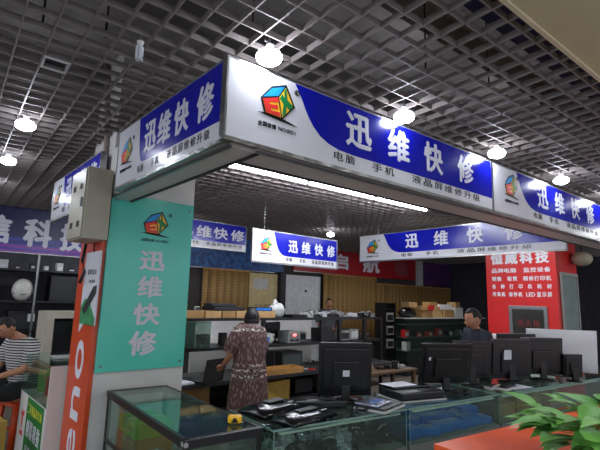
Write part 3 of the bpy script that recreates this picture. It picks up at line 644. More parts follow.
for k in range(12):
    T = thing('repair_tool', f'small tool on the bench worktop right of the tray, {ORD[k]} from the left', 'tool', (4.5+.13*k, 4.93+.16*rb.random(), Z), rb.uniform(0, 180), 'small tools on the bench worktop')
    a = MB(); a.tube([(-.07, 0, .012), (0, .01, .012), (.06, 0, .012)], .009, rb.choice([METAL, LGREY, C_RED, DARK, METAL])); a.build('shaft', T); a = MB(); a.cyl((.05, 0, .014), (.11, 0, .014), .014, rb.choice([BLACK, DARK, GREYP])); a.build('grip', T)
carton('cardboard_box', 'yellowish cardboard box under the bench beside the woman', 'box', (4.0, 5.1, .281), 10, (.5, .3, .28), mat('yellow_card', 'a8893a', .7))
carton('cardboard_box', 'brown cardboard box on the lower shelf left of the woman', 'box', (2.85, 5.4, .281), 0, (.6, .3, .25), CARD)
T = thing('side_desk', 'low wooden desk right of the bench, piled with parts', 'desk', (5.1, 4.35, 0))
WOODD = mat('dark_wood', '5a4028', .6, var=.2)
a = MB(); a.box(0, 1.3, 0, .5, .6, .63, WOODD); a.build('top', T)
for x in (.02, 1.23):
    for y in (.02, .43): a = MB(); a.box(x, x+.05, y, y+.05, 0, .6, WOODD); a.build('leg', T)
for k in range(8):
    T = thing('spare_part', f'small part on the low wooden desk right of the bench, {ORD[k]} from the left', 'spare part', (5.2+.14*k, 4.5+.2*rb.random(), .631), rb.uniform(0, 90), 'parts on the low wooden desk')
    w, h = rb.uniform(.08, .14), rb.uniform(.03, .12); a = MB(); a.box(-w/2, w/2, -.05, .05, 0, h, rb.choice([BLACK, DARK, GREYP, CARD]), bev=.005); a.build('body', T); a = MB(); a.box(-w/3, w/3, -.052, -.05, h*.2, h*.7, LGREY); a.build('plate', T)

for k in range(4, 7):
    w = rb.uniform(.2, .38); device('computer_case', f'dark computer case under the bench, {ORD[k-4]} from the left', 'computer', (2.55+.56*k, by+.26, .281), rb.uniform(-4, 4), (w, .3, rb.uniform(.16, .28)), rb.choice([BLACK, DARK, GREYP, DARK]), DARK, 'computer cases under the bench')
for k in range(9):
    T = thing('circuit_board', f'loose circuit board on the bench worktop, {ORD[k]} from the left', 'circuit board', (3.35+.33*k+(.15 if k > 2 else 0), by+.34+.05*rb.random(), .661), rb.uniform(-30, 30), 'loose boards on the bench worktop')
    w = rb.uniform(.14, .24); a = MB(); a.box(-w/2, w/2, -.06, .06, 0, .01, mat('board_green', '1f4a35', .4)); a.build('board', T)
    a = MB()
    for q in range(4): x_ = rb.uniform(-w*.35, w*.3); a.box(x_, x_+.03, -.03+.02*q, -.01+.02*q, .01, .022+.02*rb.random(), rb.choice([BLACK, LGREY, METAL]))
    a.build('chips', T)
for k in range(7):
    w = rb.uniform(.14, .3); device('spare_device', f'dark device on the bench middle shelf, {ORD[k]} from the left', 'device', ((3.12, 3.62, 3.8, 4.83, 5.42, 6.12, 6.36)[k], by+.3, 1.026), rb.uniform(-8, 8), (w*.7, .16, rb.uniform(.06, .2)), rb.choice([BLACK, DARK, GREYP]), DARK, 'dark devices on the bench middle shelf')
def coil(label, loc, r_, m, grp, seed):
    q = random.Random(seed); pts = [(r_*(1+.25*math.sin(t*.9+seed))*math.cos(t*.55), r_*.7*(1+.2*math.cos(t*1.3))*math.sin(t*.55), .008+.004*(t % 5)) for t in range(34)]
    T = thing('cable_coil', label, 'cable', loc, q.random()*180, grp); a = MB(); a.tube(pts, .004, m, n=6); a.build('cable', T); a = MB(); x, y, z = pts[-1]; a.box(x-.02, x+.02, y-.01, y+.01, z-.006, z+.01, BLACK); a.build('plug', T)
coil('black cable coil on the nearest counter before the tall monitor', ctr(OA, .86, .12), .07, BLACK, None, 1)
coil('black cable coil at the foot of the leaning monitor', ctr(OB, .72, .14), .07, BLACK, None, 2)
coil('pale cable coil between the papers and the leaning monitor', ctr(OC, .08, .16), .06, LGREY, None, 3)

# ================================================================== RIGHT BACK: shelf cases and red kiosk
T = thing('glass_shelf_case', 'greenish glass shelf case in front of the brown blinds', 'case', (8.98, 6.38, 0), -4)
a = MB(); a.box(0, 3.4, 0, .5, 0, .25, DARK); a.box(0, 3.4, .48, .5, .25, 1.3, mat('dull_green', '3a4640', .6)); a.build('carcass', T)
for z in (.55, .85, 1.15): a = MB(); a.box(0, 3.4, 0, .48, z, z+.012, mat('shelf_green', '5c7068', .3)); a.build('shelf', T)
a = MB(); a.box(0, 3.4, 0, .5, 1.29, 1.31, LGREY); a.build('top', T)
a = MB(); a.box(0, 3.4, -.008, -.002, .25, 1.28, GLASS); a.build('front_glass', T)
for k in range(14):
    T = thing('boxed_part', f'small boxed part in the greenish glass case, {ORD[k % 7]} from left, {("rear", "front")[k // 7]} one', 'package', (9.13+.235*(k % 7)*2/1.1, 6.39-.03*(k % 7)+(.12 if k < 7 else .14), (.562, .862, 1.162)[k % 3] if k % 3 < 2 else .862), 0, 'small boxed parts in the greenish glass case')
    w, h = rb.uniform(.12, .22), rb.uniform(.08, .2); a = MB(); a.box(-w/2, w/2, -.06, .06, 0, h, rb.choice([C_RED, WHITE, GREYP, DARK, LGREY]), bev=.004); a.build('carton', T); a = MB(); a.box(-w/3, w/3, -.062, -.06, h*.2, h*.7, PAPER); a.build('printed_label', T)
sp = ((9.3, .5, 'd', .18, 'black soft bag on the left end of the greenish glass case', BLACK), (9.85, .42, 'c', .17, 'brown cardboard box on the glass case, first from the left', CARD), (10.35, .44, 'c', .18, 'brown cardboard box on the glass case, second from the left', CARD2), (10.9, .46, 'c', .2, 'brown cardboard box on the glass case, third from the left', CARD), (11.4, .4, 'c', .26, 'grey and white box at the right end of the glass case', LGREY))
for x, w, t_, h, lab, m in sp:
    if t_ == 'd':
        T = thing('soft_bag', lab, 'bag', (x, 6.6, 1.312)); a = MB(); a.ell((0, 0, .11), (.3, .15, .12), BLACK, u=14, v=10, fn=lambda p: p*(1+.2*(rb.random()-.5))); a.build('body', T); a = MB(); a.tube([(-.12, 0, .2), (0, 0, .27), (.12, 0, .2)], .012, DARK); a.build('strap', T)
    else: carton('cardboard_box', lab, 'box', (x, 6.55, 1.312), 0, (w, .3, h), m)
for k, (x, w, h, m) in enumerate(((9.35, .3, .12, CARD2), (10.25, .34, .1, CARD), (11.4, .3, .14, CARD))):
    carton('cardboard_box', ('small pale box on the black bag side of the glass case pile', 'flat brown box topping the pile on the glass case', 'brown box on the grey and white box at the right end of the glass case')[k], 'box', (x, 6.56, (1.56, 1.596, 1.574)[k]), 6*k-4, (w, .24, h), m)
carton('cardboard_box', 'long brown cardboard box lying across the stacked boxes on the glass case', 'box', (10.05, 6.55, 1.494), 4, (.95, .28, .1), CARD2)
carton('carton', 'small bright red box between the brown boxes on the glass case', 'box', (9.95, 6.34, 1.494), 0, (.2, .05, .13), C_RED)
carton('carton', 'white and black box on the brown boxes at the right of the glass case', 'box', (10.8, 6.55, 1.514), -3, (.55, .25, .13), WHITE, BLACK)
T = thing('parts_rack', 'dark rack of speakers and boards standing against the brown blinds', 'rack', (8.5, 6.62, 0))
a = MB()
for x in (0, .37): a.box(x, x+.03, 0, .3, 0, 1.65, BLACK)
a.build('frame', T)
for z in (.6, .9, 1.2, 1.5, 1.63): a = MB(); a.box(.03, .37, 0, .3, z, z+.02, BLACK); a.build('shelf', T)
for z, w_ in ((.62, 'lowest'), (.92, 'middle'), (1.22, 'topmost')): device('speaker_box', f'{w_} of the three grey and black speakers on the dark rack', 'speaker', (8.7, 6.73, z+.001), 0, (.26, .2, .2), GREYP, BLACK, 'speakers on the dark rack')
# red kiosk
KX = 8.3
T = thing('red_kiosk', 'red kiosk wall with white advertising characters and a fire hydrant cabinet', 'kiosk', (KX, 4.08, 0), -90)
a = MB(); a.box(0, 1.22, 0, 1.0, 0, 3.05, RED); a.build('body', T)
a = MB(); LW = LET_W
row(a, '恒威科技', .08, 1.14, 2.40, 2.62, LW, y=0, th=.006, bold=.05, w=.88); a.build('header_lettering', T)
def rr(s, z, x0=.1, x1=1.14, h=.085): a = MB(); row(a, s, x0, x1, z, z+h, LW, y=0, th=.005, bold=.03, w=.9); a.build('service_lettering', T)
rr('品牌电脑 监控设备', 2.25); rr('销售 租赁 精修打印机', 2.10); rr('各 种 打 印 机 耗 材', 1.96)
a = MB(); row(a, '传真机', .1, .35, 1.82, 1.905, LW, y=0, th=.005, bold=.03); row(a, '验钞机', .4, .65, 1.82, 1.905, LW, y=0, th=.005, bold=.03); text(a, 'LED', .71, .86, 1.825, 1.9, LW, y=0, th=.005, bold=.03); row(a, '显示屏', .88, 1.14, 1.82, 1.905, LW, y=0, th=.005, bold=.03)
a.build('lettering', T)
b = MB()
for x0, x1, z0, z1 in ((.4, 1.05, 1.6, 1.66), (.4, 1.05, .9, .96), (.4, .46, .96, 1.6), (.99, 1.05, .96, 1.6)): b.box(x0, x1, -.03, 0, z0, z1, STEEL, bev=.004)
h = b.build('cabinet_frame', T); h['label'] = 'grey metal frame of the hydrant cabinet'
b = MB(); b.box(.46, .99, -.012, -.004, .96, 1.6, mat('smoked_glass', '2b2a27', .15)); row(b, '消火栓', .52, .93, 1.3, 1.43, mat('dull_red', '6b1c18', .5), y=-.013, th=.003); b.build('cabinet_door', T)
# side of the kiosk: grey framed glass door
T = thing('shop_door', 'narrow grey-framed glass door on the side of the red kiosk', 'door', (8.42, 2.852, 1.0))
a = MB()
for x0, x1, z0, z1 in ((0, .8, 1.2, 1.25), (0, .05, 0, 1.2), (.75, .8, 0, 1.2)): a.box(x0, x1, -.03, 0, z0, z1, GREYP)
a.build('frame', T)
a = MB(); a.box(.05, .75, -.015, -.005, 0, 1.2, mat('frosted_pane', '77827f', .3, var=.15)); a.build('pane', T)
T = thing('pendant_shade', 'round beige lamp shade at the top corner of the red kiosk', 'lamp', (9.1, 2.7, 2.52)); a = MB(); a.ell((0, 0, 0), (.17, .17, .13), mat('beige_shade', '9a8f7a', .6)); a.build('shade', T); a = MB(); a.cyl((0, 0, .1), (0, 0, .6), .01, DARK); a.build('cord', T)
a = MB(); a.box(-.2, .2, 0, 1.25, 0, 1.16, WHITE, bev=.01); T = a.build('low_cabinet', None, (7.9, 2.9, 0), 0); tag(T, 'low white cabinet in front of the red kiosk', 'cabinet')
# further dark shop at right edge
T = thing('shop_stall', 'dark distant stall with dark red counter and fascia beyond the kiosk at the right edge', 'stall', (11.5, 1.2, 0))
a = MB(); a.box(0, 2, 0, .1, 0, 2.2, DW); a.box(0, 2, -.5, 0, .0, .9, mat('dark_red', '4a1518', .6)); a.build('counter', T)  # counter front in plain dark red, same as the fascia
a = MB(); a.box(0, 2, -.02, 0, 1.9, 2.2, MATS['dark_red']); a.build('fascia', T)

# ================================================================== BACK ROW: banners, blinds, doors
def purple(n, l, b):
    tc = n.new('ShaderNodeTexCoord'); sx = n.new('ShaderNodeSeparateXYZ'); l.new(tc.outputs['Object'], sx.inputs[0])
    wv = n.new('ShaderNodeTexWave'); wv.bands_direction = 'Z'; wv.inputs['Scale'].default_value = 1.4; wv.inputs['Distortion'].default_value = 3; wv.inputs['Detail'].default_value = 1
    mp = n.new('ShaderNodeMapping'); mp.inputs['Scale'].default_value = (.25, 1, 2); l.new(tc.outputs['Object'], mp.inputs[0]); l.new(mp.outputs[0], wv.inputs[0])
    cr = n.new('ShaderNodeValToRGB'); e = cr.color_ramp.elements; e[0].color = rgb('7a2f8e'); e[0].position = 0; e[1].color = rgb('1a1550'); e[1].position = .35
    q = e.new(.12); q.color = rgb('8a3fa0'); q = e.new(.2); q.color = rgb('2b3aa8')
    ad = n.new('ShaderNodeMath'); ad.operation = 'MULTIPLY_ADD'; ad.inputs[1].default_value = .14; l.new(wv.outputs[1], ad.inputs[0]); l.new(sx.outputs[2], ad.inputs[2])
    l.new(ad.outputs[0], cr.inputs[0]); l.new(cr.outputs[0], b.inputs['Base Color']); b.inputs['Roughness'].default_value = .3
banded('purple_banner', purple)
def banner(label, x0, x1, z0, h, m, items, y=8.98):
    T = thing('shop_banner', label, 'banner', (x0, y, z0))
    a = MB(); a.box(0, x1-x0, 0, .05, 0, h, m); a.build('board', T)
    a = MB(); a.box(0, x1-x0, -.004, .05, -.015, 0, METAL); a.build('bottom_rail', T)
    a = MB()
    for ch, u0, u1, z, zz, mm in items: text(a, ch, u0-x0, u1-x0, z, zz, mm, y=0, th=.02, bold=.04)
    a.build('lettering', T)
banner('dark purple shop banner with large silver characters at the far left', -1.5, 3.0, 2.34, .78, MATS['purple_banner'], (('鑫', .2, .62, .12, .6, LET_W), ('信', .92, 1.32, .12, .62, LET_W), ('科', 1.5, 1.95, .1, .62, LET_W), ('技', 2.08, 2.5, .08, .6, LET_W)))
FLO = mat('blue_starry_print', '1b2a6a', .4, var=.5, scale=9, h2='2f6aa8')
banner('blue starry printed banner below the hanging signs, left of the red one', 3.05, 7.35, 2.33, .75, FLO, ())
DRED = mat('deep_red_banner', 'a01c24', .4, var=.08)
banner('long deep red banner with pale characters above the brown blinds', 7.7, 13.2, 2.42, .72, DRED, (('启', 9.1, 9.8, .14, .6, LET_W), ('航', 10.45, 11.25, .12, .6, LET_W), ('程', 12.0, 12.75, .12, .58, mat('reflection_dulled_lettering', '8a4a50', .5))))  # last character's dull colour stands in for a reflection over it
banner('dark blue banner with faint red print right of the red banner', 13.6, 15.4, 2.3, .8, mat('navy_banner', '27367a', .4, var=.5, scale=4, h2='6a3060'), ())
a = MB(); a.box(13.3, 13.52, 8.9, 9.05, 2.2, 3.1, LGREY); tag(a.build('wall_post'), 'pale post between the red and dark blue banners', 'post')
def bamboo(h1, h2):
    def f(n, l, b):
        tc = n.new('ShaderNodeTexCoord'); wv = n.new('ShaderNodeTexWave'); wv.bands_direction = 'Z'; wv.inputs['Scale'].default_value = 9; wv.inputs['Distortion'].default_value = .4; l.new(tc.outputs['Object'], wv.inputs[0])
        w2 = n.new('ShaderNodeTexWave'); w2.bands_direction = 'X'; w2.inputs['Scale'].default_value = 1.7; w2.inputs['Distortion'].default_value = .3; l.new(tc.outputs['Object'], w2.inputs[0])
        mx = n.new('ShaderNodeMath'); mx.operation = 'MULTIPLY'; l.new(wv.outputs[1], mx.inputs[0]); pw = n.new('ShaderNodeMath'); pw.operation = 'POWER'; pw.inputs[1].default_value = .3; l.new(w2.outputs[1], pw.inputs[0]); l.new(pw.outputs[0], mx.inputs[1])
        cr = n.new('ShaderNodeValToRGB'); cr.color_ramp.elements[0].color = rgb(h1); cr.color_ramp.elements[1].color = rgb(h2); l.new(mx.outputs[0], cr.inputs[0]); l.new(cr.outputs[0], b.inputs['Base Color']); b.inputs['Roughness'].default_value = .7
    return f
banded('bamboo', bamboo('7a5a30', 'ad8b52'))
def blind(label, x0, x1, z0, z1, y=8.9):
    T = thing('bamboo_blind', label, 'blind', (x0, y, z0)); a = MB(); n = int((x1-x0)/.04); H = z1-z0
    a.loft([[(u*(x1-x0)/n, .012*math.sin(u*1.3), 0), (u*(x1-x0)/n, .012*math.sin(u*1.3), H), (u*(x1-x0)/n, .012*math.sin(u*1.3)+.01, H), (u*(x1-x0)/n, .012*math.sin(u*1.3)+.01, 0)] for u in range(n+1)], MATS['bamboo']); a.build('slats', T)
    a = MB(); a.box(0, x1-x0, -.02, .03, H, H+.04, WOOD); a.build('head_rail', T)
    a = MB(); a.tube([(.1*(x1-x0), -.03, H), (.1*(x1-x0), -.03, H*.4)], .006, DARK, n=6); a.build('pull_cord', T)
blind('narrow bamboo blind behind the hanging signs, left of the cream board', 5.0, 6.25, .9, 2.28)
blind('wide brown bamboo blind behind the man in the back, left part of the wall', 8.72, 11.0, .5, 2.36)
blind('wide brown bamboo blind behind the boxes, right part of the wall', 11.02, 15.3, .5, 2.2)
T = thing('cream_board', 'cream notice board with faint writing, right of the narrow bamboo blind', 'board', (6.27, 8.92, .9)); a = MB(); a.box(0, .85, 0, .06, 0, 1.38, mat('cream_paint', 'c4b080', .6)); a.build('board', T)
a = MB(); row(a, '专业维修', .15, .7, .55, .65, mat('faded_ink', '7a6c4c', .6), y=0, th=.003); a.box(.12, .55, -.004, 0, 1.0, 1.25, LGREY); a.build('notice', T)
T = thing('roller_door', 'white metal door right of the cream board, below the blue banner', 'door', (7.35, 8.95, 0)); a = MB(); a.box(0, 1.3, 0, .06, 0, 2.3, mat('white_door', 'd0d3d4', .5)); a.build('leaf', T)
a = MB(); a.box(.02, .06, -.02, 0, 0, 2.3, LGREY); a.box(1.24, 1.28, -.02, 0, 0, 2.3, LGREY); a.build('frame', T); a = MB(); a.cyl((.75, 0, 1.9), (.75, -.03, 1.9), .03, DARK); a.build('peephole', T)
a = MB(); a.box(7.14, 7.3, 8.8, 9.05, 0, 2.35, DARK); tag(a.build('wall_post'), 'dark post between the cream board and the white door', 'post')
a = MB(); a.box(4.3, 4.62, 8.9, 9.0, .5, 2.3, mat('dark_red', '4a1518')); tag(a.build('curtain'), 'dark red curtain strip beside the teal board', 'curtain')

# ================================================================== LEFT BACK SHOP
T = thing('display_rack', 'black shop rack packed with computer parts under the purple banner', 'rack', (.2, 8.35, 0))
a = MB(); a.box(0, 2.9, .45, .5, 0, 2.3, DW); a.build('back_panel', T)
for z in (.5, 1.0, 1.5, 2.0): a = MB(); a.box(0, 2.9, 0, .45, z, z+.03, BLACK); a.build('shelf', T)
for x in (0, .75, 1.45, 2.15, 2.86): a = MB(); a.box(x, x+.03, -.01, .02, 0, 2.3, STEEL if x in (1.45, 2.15) else BLACK); a.build('post', T)
T = thing('helmet', 'white rounded helmet on the black rack at the far left', 'helmet', (1.5, 8.45, 1.53), 0); a = MB(); a.ell((0, 0, .17), (.15, .14, .18), mat('white_shell', 'c4c2ba', .35)); a.build('shell', T); a = MB(); a.tube([(-.14, -.05, .12), (0, -.14, .1), (.14, -.05, .12)], .012, GREYP); a.build('rim', T)
left_dev = ((1.0, 1.531, .3, .3, 'black computer case left of the white helmet'), (2.15, 1.531, .5, .42, 'large black computer case right of the white helmet'), (2.7, 1.531, .3, .3, 'small black case at the right end of the upper rack shelf'), (1.55, 1.031, .4, .34, 'black machine directly under the white helmet'), (2.5, 1.031, .5, .3, 'black box on the shelf above the beige desk'))
for x, z, w, h_, lab in left_dev: device('computer_case', lab, 'computer', (x, 8.6, z), 0, (w, .3, h_), BLACK, DARK)
rl = random.Random(9)
for k in range(12):
    T = thing('packaged_part', f'small packaged part on the top shelf of the black rack, {ORD[k]} from the left', 'package', (.6+.2*k, 8.45, 2.031), rl.uniform(-20, 20), 'packaged parts on the black rack')
    w, h_ = rl.uniform(.05, .12), rl.uniform(.05, .14); a = MB(); a.box(-w/2, w/2, -.03, .03, 0, h_, rl.choice([DARK, GREYP, DARK, LGREY]), bev=.004); a.build('pack', T); a = MB(); a.box(-w/3, w/3, -.032, -.03, h_*.2, h_*.5, PAPER); a.build('printed_label', T)
T = thing('white_card', 'small white card on the machine under the helmet', 'card', (1.62, 8.44, 1.2)); a = MB(); a.box(0, .1, 0, .004, 0, .12, PAPER); a.build('card', T)
# beige hutch with a black printer and laptop
T = thing('beige_hutch', 'beige open-fronted desk hutch with dark inside at the left, beside the seated person', 'desk', (1.55, 6.9, 0))
HM = mat('beige_laminate', 'b5ad9c', .5, var=.05)
a = MB(); a.box(0, .1, 0, .5, .0, 1.32, HM); a.box(.7, .8, 0, .5, 0, 1.32, HM); a.box(0, .8, 0, .5, 1.32, 1.41, HM); a.build('carcass', T)
a = MB(); a.box(.1, .7, .4, .45, 0, 1.32, BLACK); a.build('back_panel', T)
a = MB(); a.box(.1, .7, 0, .4, .85, .88, HM); a.build('desk_board', T)
monitor('black monitor inside the beige hutch', (1.95, 7.15, .881), 180, .5, .33, .06, 0)
T = thing('laptop', 'open silver-edged laptop on the glass case with the green poster', 'laptop', (1.42, 5.15, 1.012), 0); a = MB(); a.box(-.16, .16, -.11, .11, 0, .016, LGREY, bev=.004); a.build('base', T); a = MB(); a.box(-.16, .16, .1, .108, .016, .2, GLOSS); a.build('lid', T)
# poster case
T = thing('poster_case', 'white-based glass case with a green poster, left of the orange board', 'case', (1.13, 4.64, 0))
a = MB(); a.box(0, .5, 0, 1.1, 0, .63, WHITE); a.box(0, .5, 0, .02, .63, 1.0, WHITE); a.build('base', T)
a = MB(); a.box(0, .006, .02, 1.1, .63, 1.0, GLASS); a.box(.494, .5, .02, 1.1, .63, 1.0, GLASS); a.box(.007, .493, 1.094, 1.1, .63, 1.0, GLASS); a.build('side_glass', T); a = MB(); a.box(0, .5, 0, 1.1, 1.0, 1.01, GLASS); a.build('top_glass', T)
a = MB(); M = Matrix.Translation((-.001, 1.1, 0)) @ Matrix.Rotation(R(-90), 4, 'Z')
a.box(.36, 1.02, -.002, 0, .02, .62, mat('poster_green_flat', '1f7a35', .4, var=.1), M)
YL = mat('yellow_lettering', 'd8d23a', .5)
row(a, '二手液晶屏专卖', .4, .98, .48, .57, YL, y=-.002, th=.003, M=M); row(a, '创疆科技', .4, .98, .26, .43, LET_W, y=-.002, th=.003, bold=.04, M=M); row(a, '电脑维修', .45, .9, .12, .2, LET_W, y=-.002, th=.003, M=M)
a.poly([(.14, .42), (.17, .4), (.19, .3), (.22, .3), (.22, .4), (.28, .44), (.24, .47), (.2, .43), (.16, .46)], 0, -.002, C_RED, M); row(a, '创疆', .13, .27, .22, .27, C_RED, y=0, th=.003, M=M)
o = a.build('poster', T); o['label'] = 'green poster with yellow and white characters'
for k, (y, m) in enumerate(((4.9, CARD2), (5.2, C_RED), (5.5, LIME))):
    carton('carton', ('pale box nearest in the glass case with the green poster', 'reddish box in the middle of the glass case with the green poster', 'greenish box farthest in the glass case with the green poster')[k], 'box', (1.38, y, .631), 10*k, (.24, .2, .14+.04*k), m)
# stool, box
T = thing('plastic_stool', 'orange plastic stool under the seated person', 'stool', (1.19, 6.0, 0), 20)
OP = mat('orange_plastic', 'e0501a', .4)
a = MB(); a.box(-.14, .14, -.14, .14, .47, .5, OP, bev=.01); a.box(-.15, .15, -.15, .15, .43, .47, OP, bev=.006); a.build('seat', T)
for sx in (-1, 1):
    for sy in (-1, 1): a = MB(); a.loft([[(sx*(r_), sy*r_, z), (sx*(r_-.05), sy*r_, z), (sx*(r_-.05), sy*(r_-.012), z), (sx*(r_-.012), sy*(r_-.012), z), (sx*(r_-.012), sy*(r_-.05), z), (sx*r_, sy*(r_-.05), z)] for r_, z in ((.17, 0), (.14, .43))], OP); a.build('leg', T)
a = MB(); a.box(-.155, .155, -.155, -.145, .14, .17, OP); a.box(-.155, .155, .145, .155, .14, .17, OP); a.build('rail', T)
carton('cardboard_box', 'tall yellow-brown cardboard box at the left edge before the stool', 'box', (.68, 5.05, 0), 10, (.36, .36, .52), mat('yellow_card', 'a8893a'), mat('bright_yellow_tape', 'd0c020', .4))

# ================================================================== PEOPLE
def skin(mb, verts, radii, edges, m, sub=2):
    me = bpy.data.meshes.new('s'); me.from_pydata(verts, edges, []); o = bpy.data.objects.new('s', me); COL.objects.link(o)
    md = o.modifiers.new('k', 'SKIN'); md.use_smooth_shade = True
    for i, r_ in enumerate(radii):
        sv = me.skin_vertices[0].data[i]; sv.radius = (r_, r_) if not isinstance(r_, tuple) else r_; sv.use_root = (i == 0)
    s = o.modifiers.new('s', 'SUBSURF'); s.levels = sub; s.render_levels = sub
    e = bpy.data.meshes.new_from_object(o.evaluated_get(bpy.context.evaluated_depsgraph_get()))
    mb.add([v.co[:] for v in e.vertices], [list(p.vertices) for p in e.polygons], m, None, True)
    bpy.data.objects.remove(o); bpy.data.meshes.remove(e)
def head(mb, T, c, yaw, pitch, sz=.235, hair=True, lng=0):
    """c = head centre, yaw = direction the face looks (deg, 0 = +X)"""
    s = sz/.235; M = Matrix.Translation(c) @ Matrix.Rotation(R(yaw), 4, 'Z') @ Matrix.Rotation(R(pitch), 4, 'Y') @ Matrix.Scale(s, 4)
    def shp(p):
        q = p.copy(); lo = max(0, -p.z)
        q.y *= 1 - .38*lo*lo; q.x *= 1 - .2*lo; q.x += .16*lo if p.x > 0 else .22*lo; return q
    mb.ell((0, 0, 0), (.096, .077, .118), SKIN, M, 28, 20, shp)
    mb.ell((.098, 0, -.018), (.02, .012, .02), SKIN, M, 10, 8); mb.ell((.092, 0, .008), (.012, .007, .028), SKIN, M, 10, 8)
    for sy in (-1, 1):
        mb.ell((-.005, sy*.077, -.005), (.02, .008, .032), SKIN, M, 10, 8)
        mb.ell((.082, sy*.03, .015), (.008, .014, .006), mat('eye_white', 'c8c0b8', .3), M, 10, 6); mb.ell((.088, sy*.03, .015), (.004, .006, .006), INK, M, 8, 6)
        mb.ell((.085, sy*.032, .036), (.008, .02, .0045), HAIR, M, 8, 6)
    mb.ell((.09, 0, -.055), (.012, .024, .007), mat('lips', '8f4a40', .5), M, 10, 6)
    if hair:
        h = MB(); t = bmesh.new(); bmesh.ops.create_uvsphere(t, u_segments=32, v_segments=22, radius=1)
        rem = [v for v in t.verts if (v.co.x > .38 and v.co.z < .6) or (v.co.z < -.25 - lng*.4 and v.co.x > -.9+.6*0) or (abs(v.co.y) > .6 and v.co.x > -.15 and v.co.z < .12)]
        bmesh.ops.delete(t, geom=rem, context='VERTS')
        for v in t.verts: v.co = Vector((v.co.x*.1-.006, v.co.y*.082, v.co.z*.122+.006))
        ext = bmesh.ops.solidify(t, geom=t.faces[:], thickness=.008)
        h.merge(t, HAIR, M, True)
        if lng: h.ell((-.085, 0, .0), (.05, .055, .06), HAIR, M, 16, 12); h.ell((-.06, 0, -.05), (.05, .06, .06), HAIR, M, 16, 12)
        h.build('hair', T)
def hand(mb, w, d, up, s=1, curl=.5):
    """w wrist, d direction, up = back of the hand"""
    d = Vector(d).normalized(); up = Vector(up); up = (up - d*up.dot(d)).normalized(); side = d.cross(up); w = Vector(w)
    for i, (o_, L) in enumerate(((-.03, .07), (-.01, .08), (.01, .075), (.03, .06))):
        a0 = w + d*.02*s + side*o_*.4*s; a1 = w + d*.085*s + side*o_*s; a2 = a1 + (d*math.cos(curl) - up*math.sin(curl))*L*.5*s; a3 = a2 + (d*math.cos(curl*2) - up*math.sin(curl*2))*L*.5*s
        skin(mb, [a0, a1, a2, a3], [.014*s, .011*s, .009*s, .007*s], [(0, 1), (1, 2), (2, 3)], SKIN, 1)
    a0 = w + d*.02*s; a1 = a0 + (d*.5 - side*.8).normalized()*.05*s; a2 = a1 + (d*.9 - side*.3 - up*.3).normalized()*.04*s
    skin(mb, [a0, a1, a2], [.014*s, .012*s, .008*s], [(0, 1), (1, 2)], SKIN, 1)
def ering(c, rx, ry, yaw=0, n=28, tilt=0):
    out = []
    for i in range(n):
        a_ = 2*math.pi*i/n; x, y = rx*math.cos(a_), ry*math.sin(a_)
        cy, sy = math.cos(R(yaw)), math.sin(R(yaw)); out.append((c[0]+x*cy-y*sy, c[1]+x*sy+y*cy, c[2]+tilt*(x*cy-y*sy)))
    return out

# ---- woman, back to us
def dressmat(n, l, b):
    tc = n.new('ShaderNodeTexCoord'); sx = n.new('ShaderNodeSeparateXYZ'); l.new(tc.outputs['Object'], sx.inputs[0])
    mp = n.new('ShaderNodeMapping'); mp.inputs['Scale'].default_value = (1, 1, .35); l.new(tc.outputs['Object'], mp.inputs[0])
    vo = n.new('ShaderNodeTexVoronoi'); vo.inputs['Scale'].default_value = 45; l.new(mp.outputs[0], vo.inputs['Vector'])
    cr = n.new('ShaderNodeValToRGB'); cr.color_ramp.elements[0].color = rgb('a08a82'); cr.color_ramp.elements[0].position = .1; cr.color_ramp.elements[1].color = rgb('5a3e40'); cr.color_ramp.elements[1].position = .5; l.new(vo.outputs['Distance'], cr.inputs[0])
    ck = n.new('ShaderNodeTexVoronoi'); ck.inputs['Scale'].default_value = 38; l.new(tc.outputs['Object'], ck.inputs['Vector'])
    c2 = n.new('ShaderNodeValToRGB'); c2.color_ramp.elements[0].color = rgb('cfc4b8'); c2.color_ramp.elements[0].position = .35; c2.color_ramp.elements[1].color = rgb('4a3634'); c2.color_ramp.elements[1].position = .6; l.new(ck.outputs['Distance'], c2.inputs[0])
    bd = n.new('ShaderNodeValToRGB'); bd.color_ramp.interpolation = 'CONSTANT'; e = bd.color_ramp.elements; e[0].color = (0, 0, 0, 1); e[1].position = 1.0; e[1].color = (0, 0, 0, 1)
    mr = n.new('ShaderNodeMath'); mr.operation = 'DIVIDE'; mr.inputs[1].default_value = 1.6; l.new(sx.outputs[2], mr.inputs[0])
    for z0, z1 in ((.80, .83), (.86, .885), (.915, .94), (1.29, 1.325)):
        q = e.new(z0/1.6); q.color = (1, 1, 1, 1); q = e.new(z1/1.6); q.color = (0, 0, 0, 1)
    l.new(mr.outputs[0], bd.inputs[0])
    mx = n.new('ShaderNodeMix'); mx.data_type = 'RGBA'; l.new(bd.outputs[0], mx.inputs[0]); l.new(cr.outputs[0], mx.inputs[6]); l.new(c2.outputs[0], mx.inputs[7]); l.new(mx.outputs[2], b.inputs['Base Color']); b.inputs['Roughness'].default_value = .8
banded('patterned_fabric', dressmat)
T = thing('person', 'woman in a brown patterned dress, back turned, standing at the work bench', 'person', (3.07, 4.3, 0), 0)
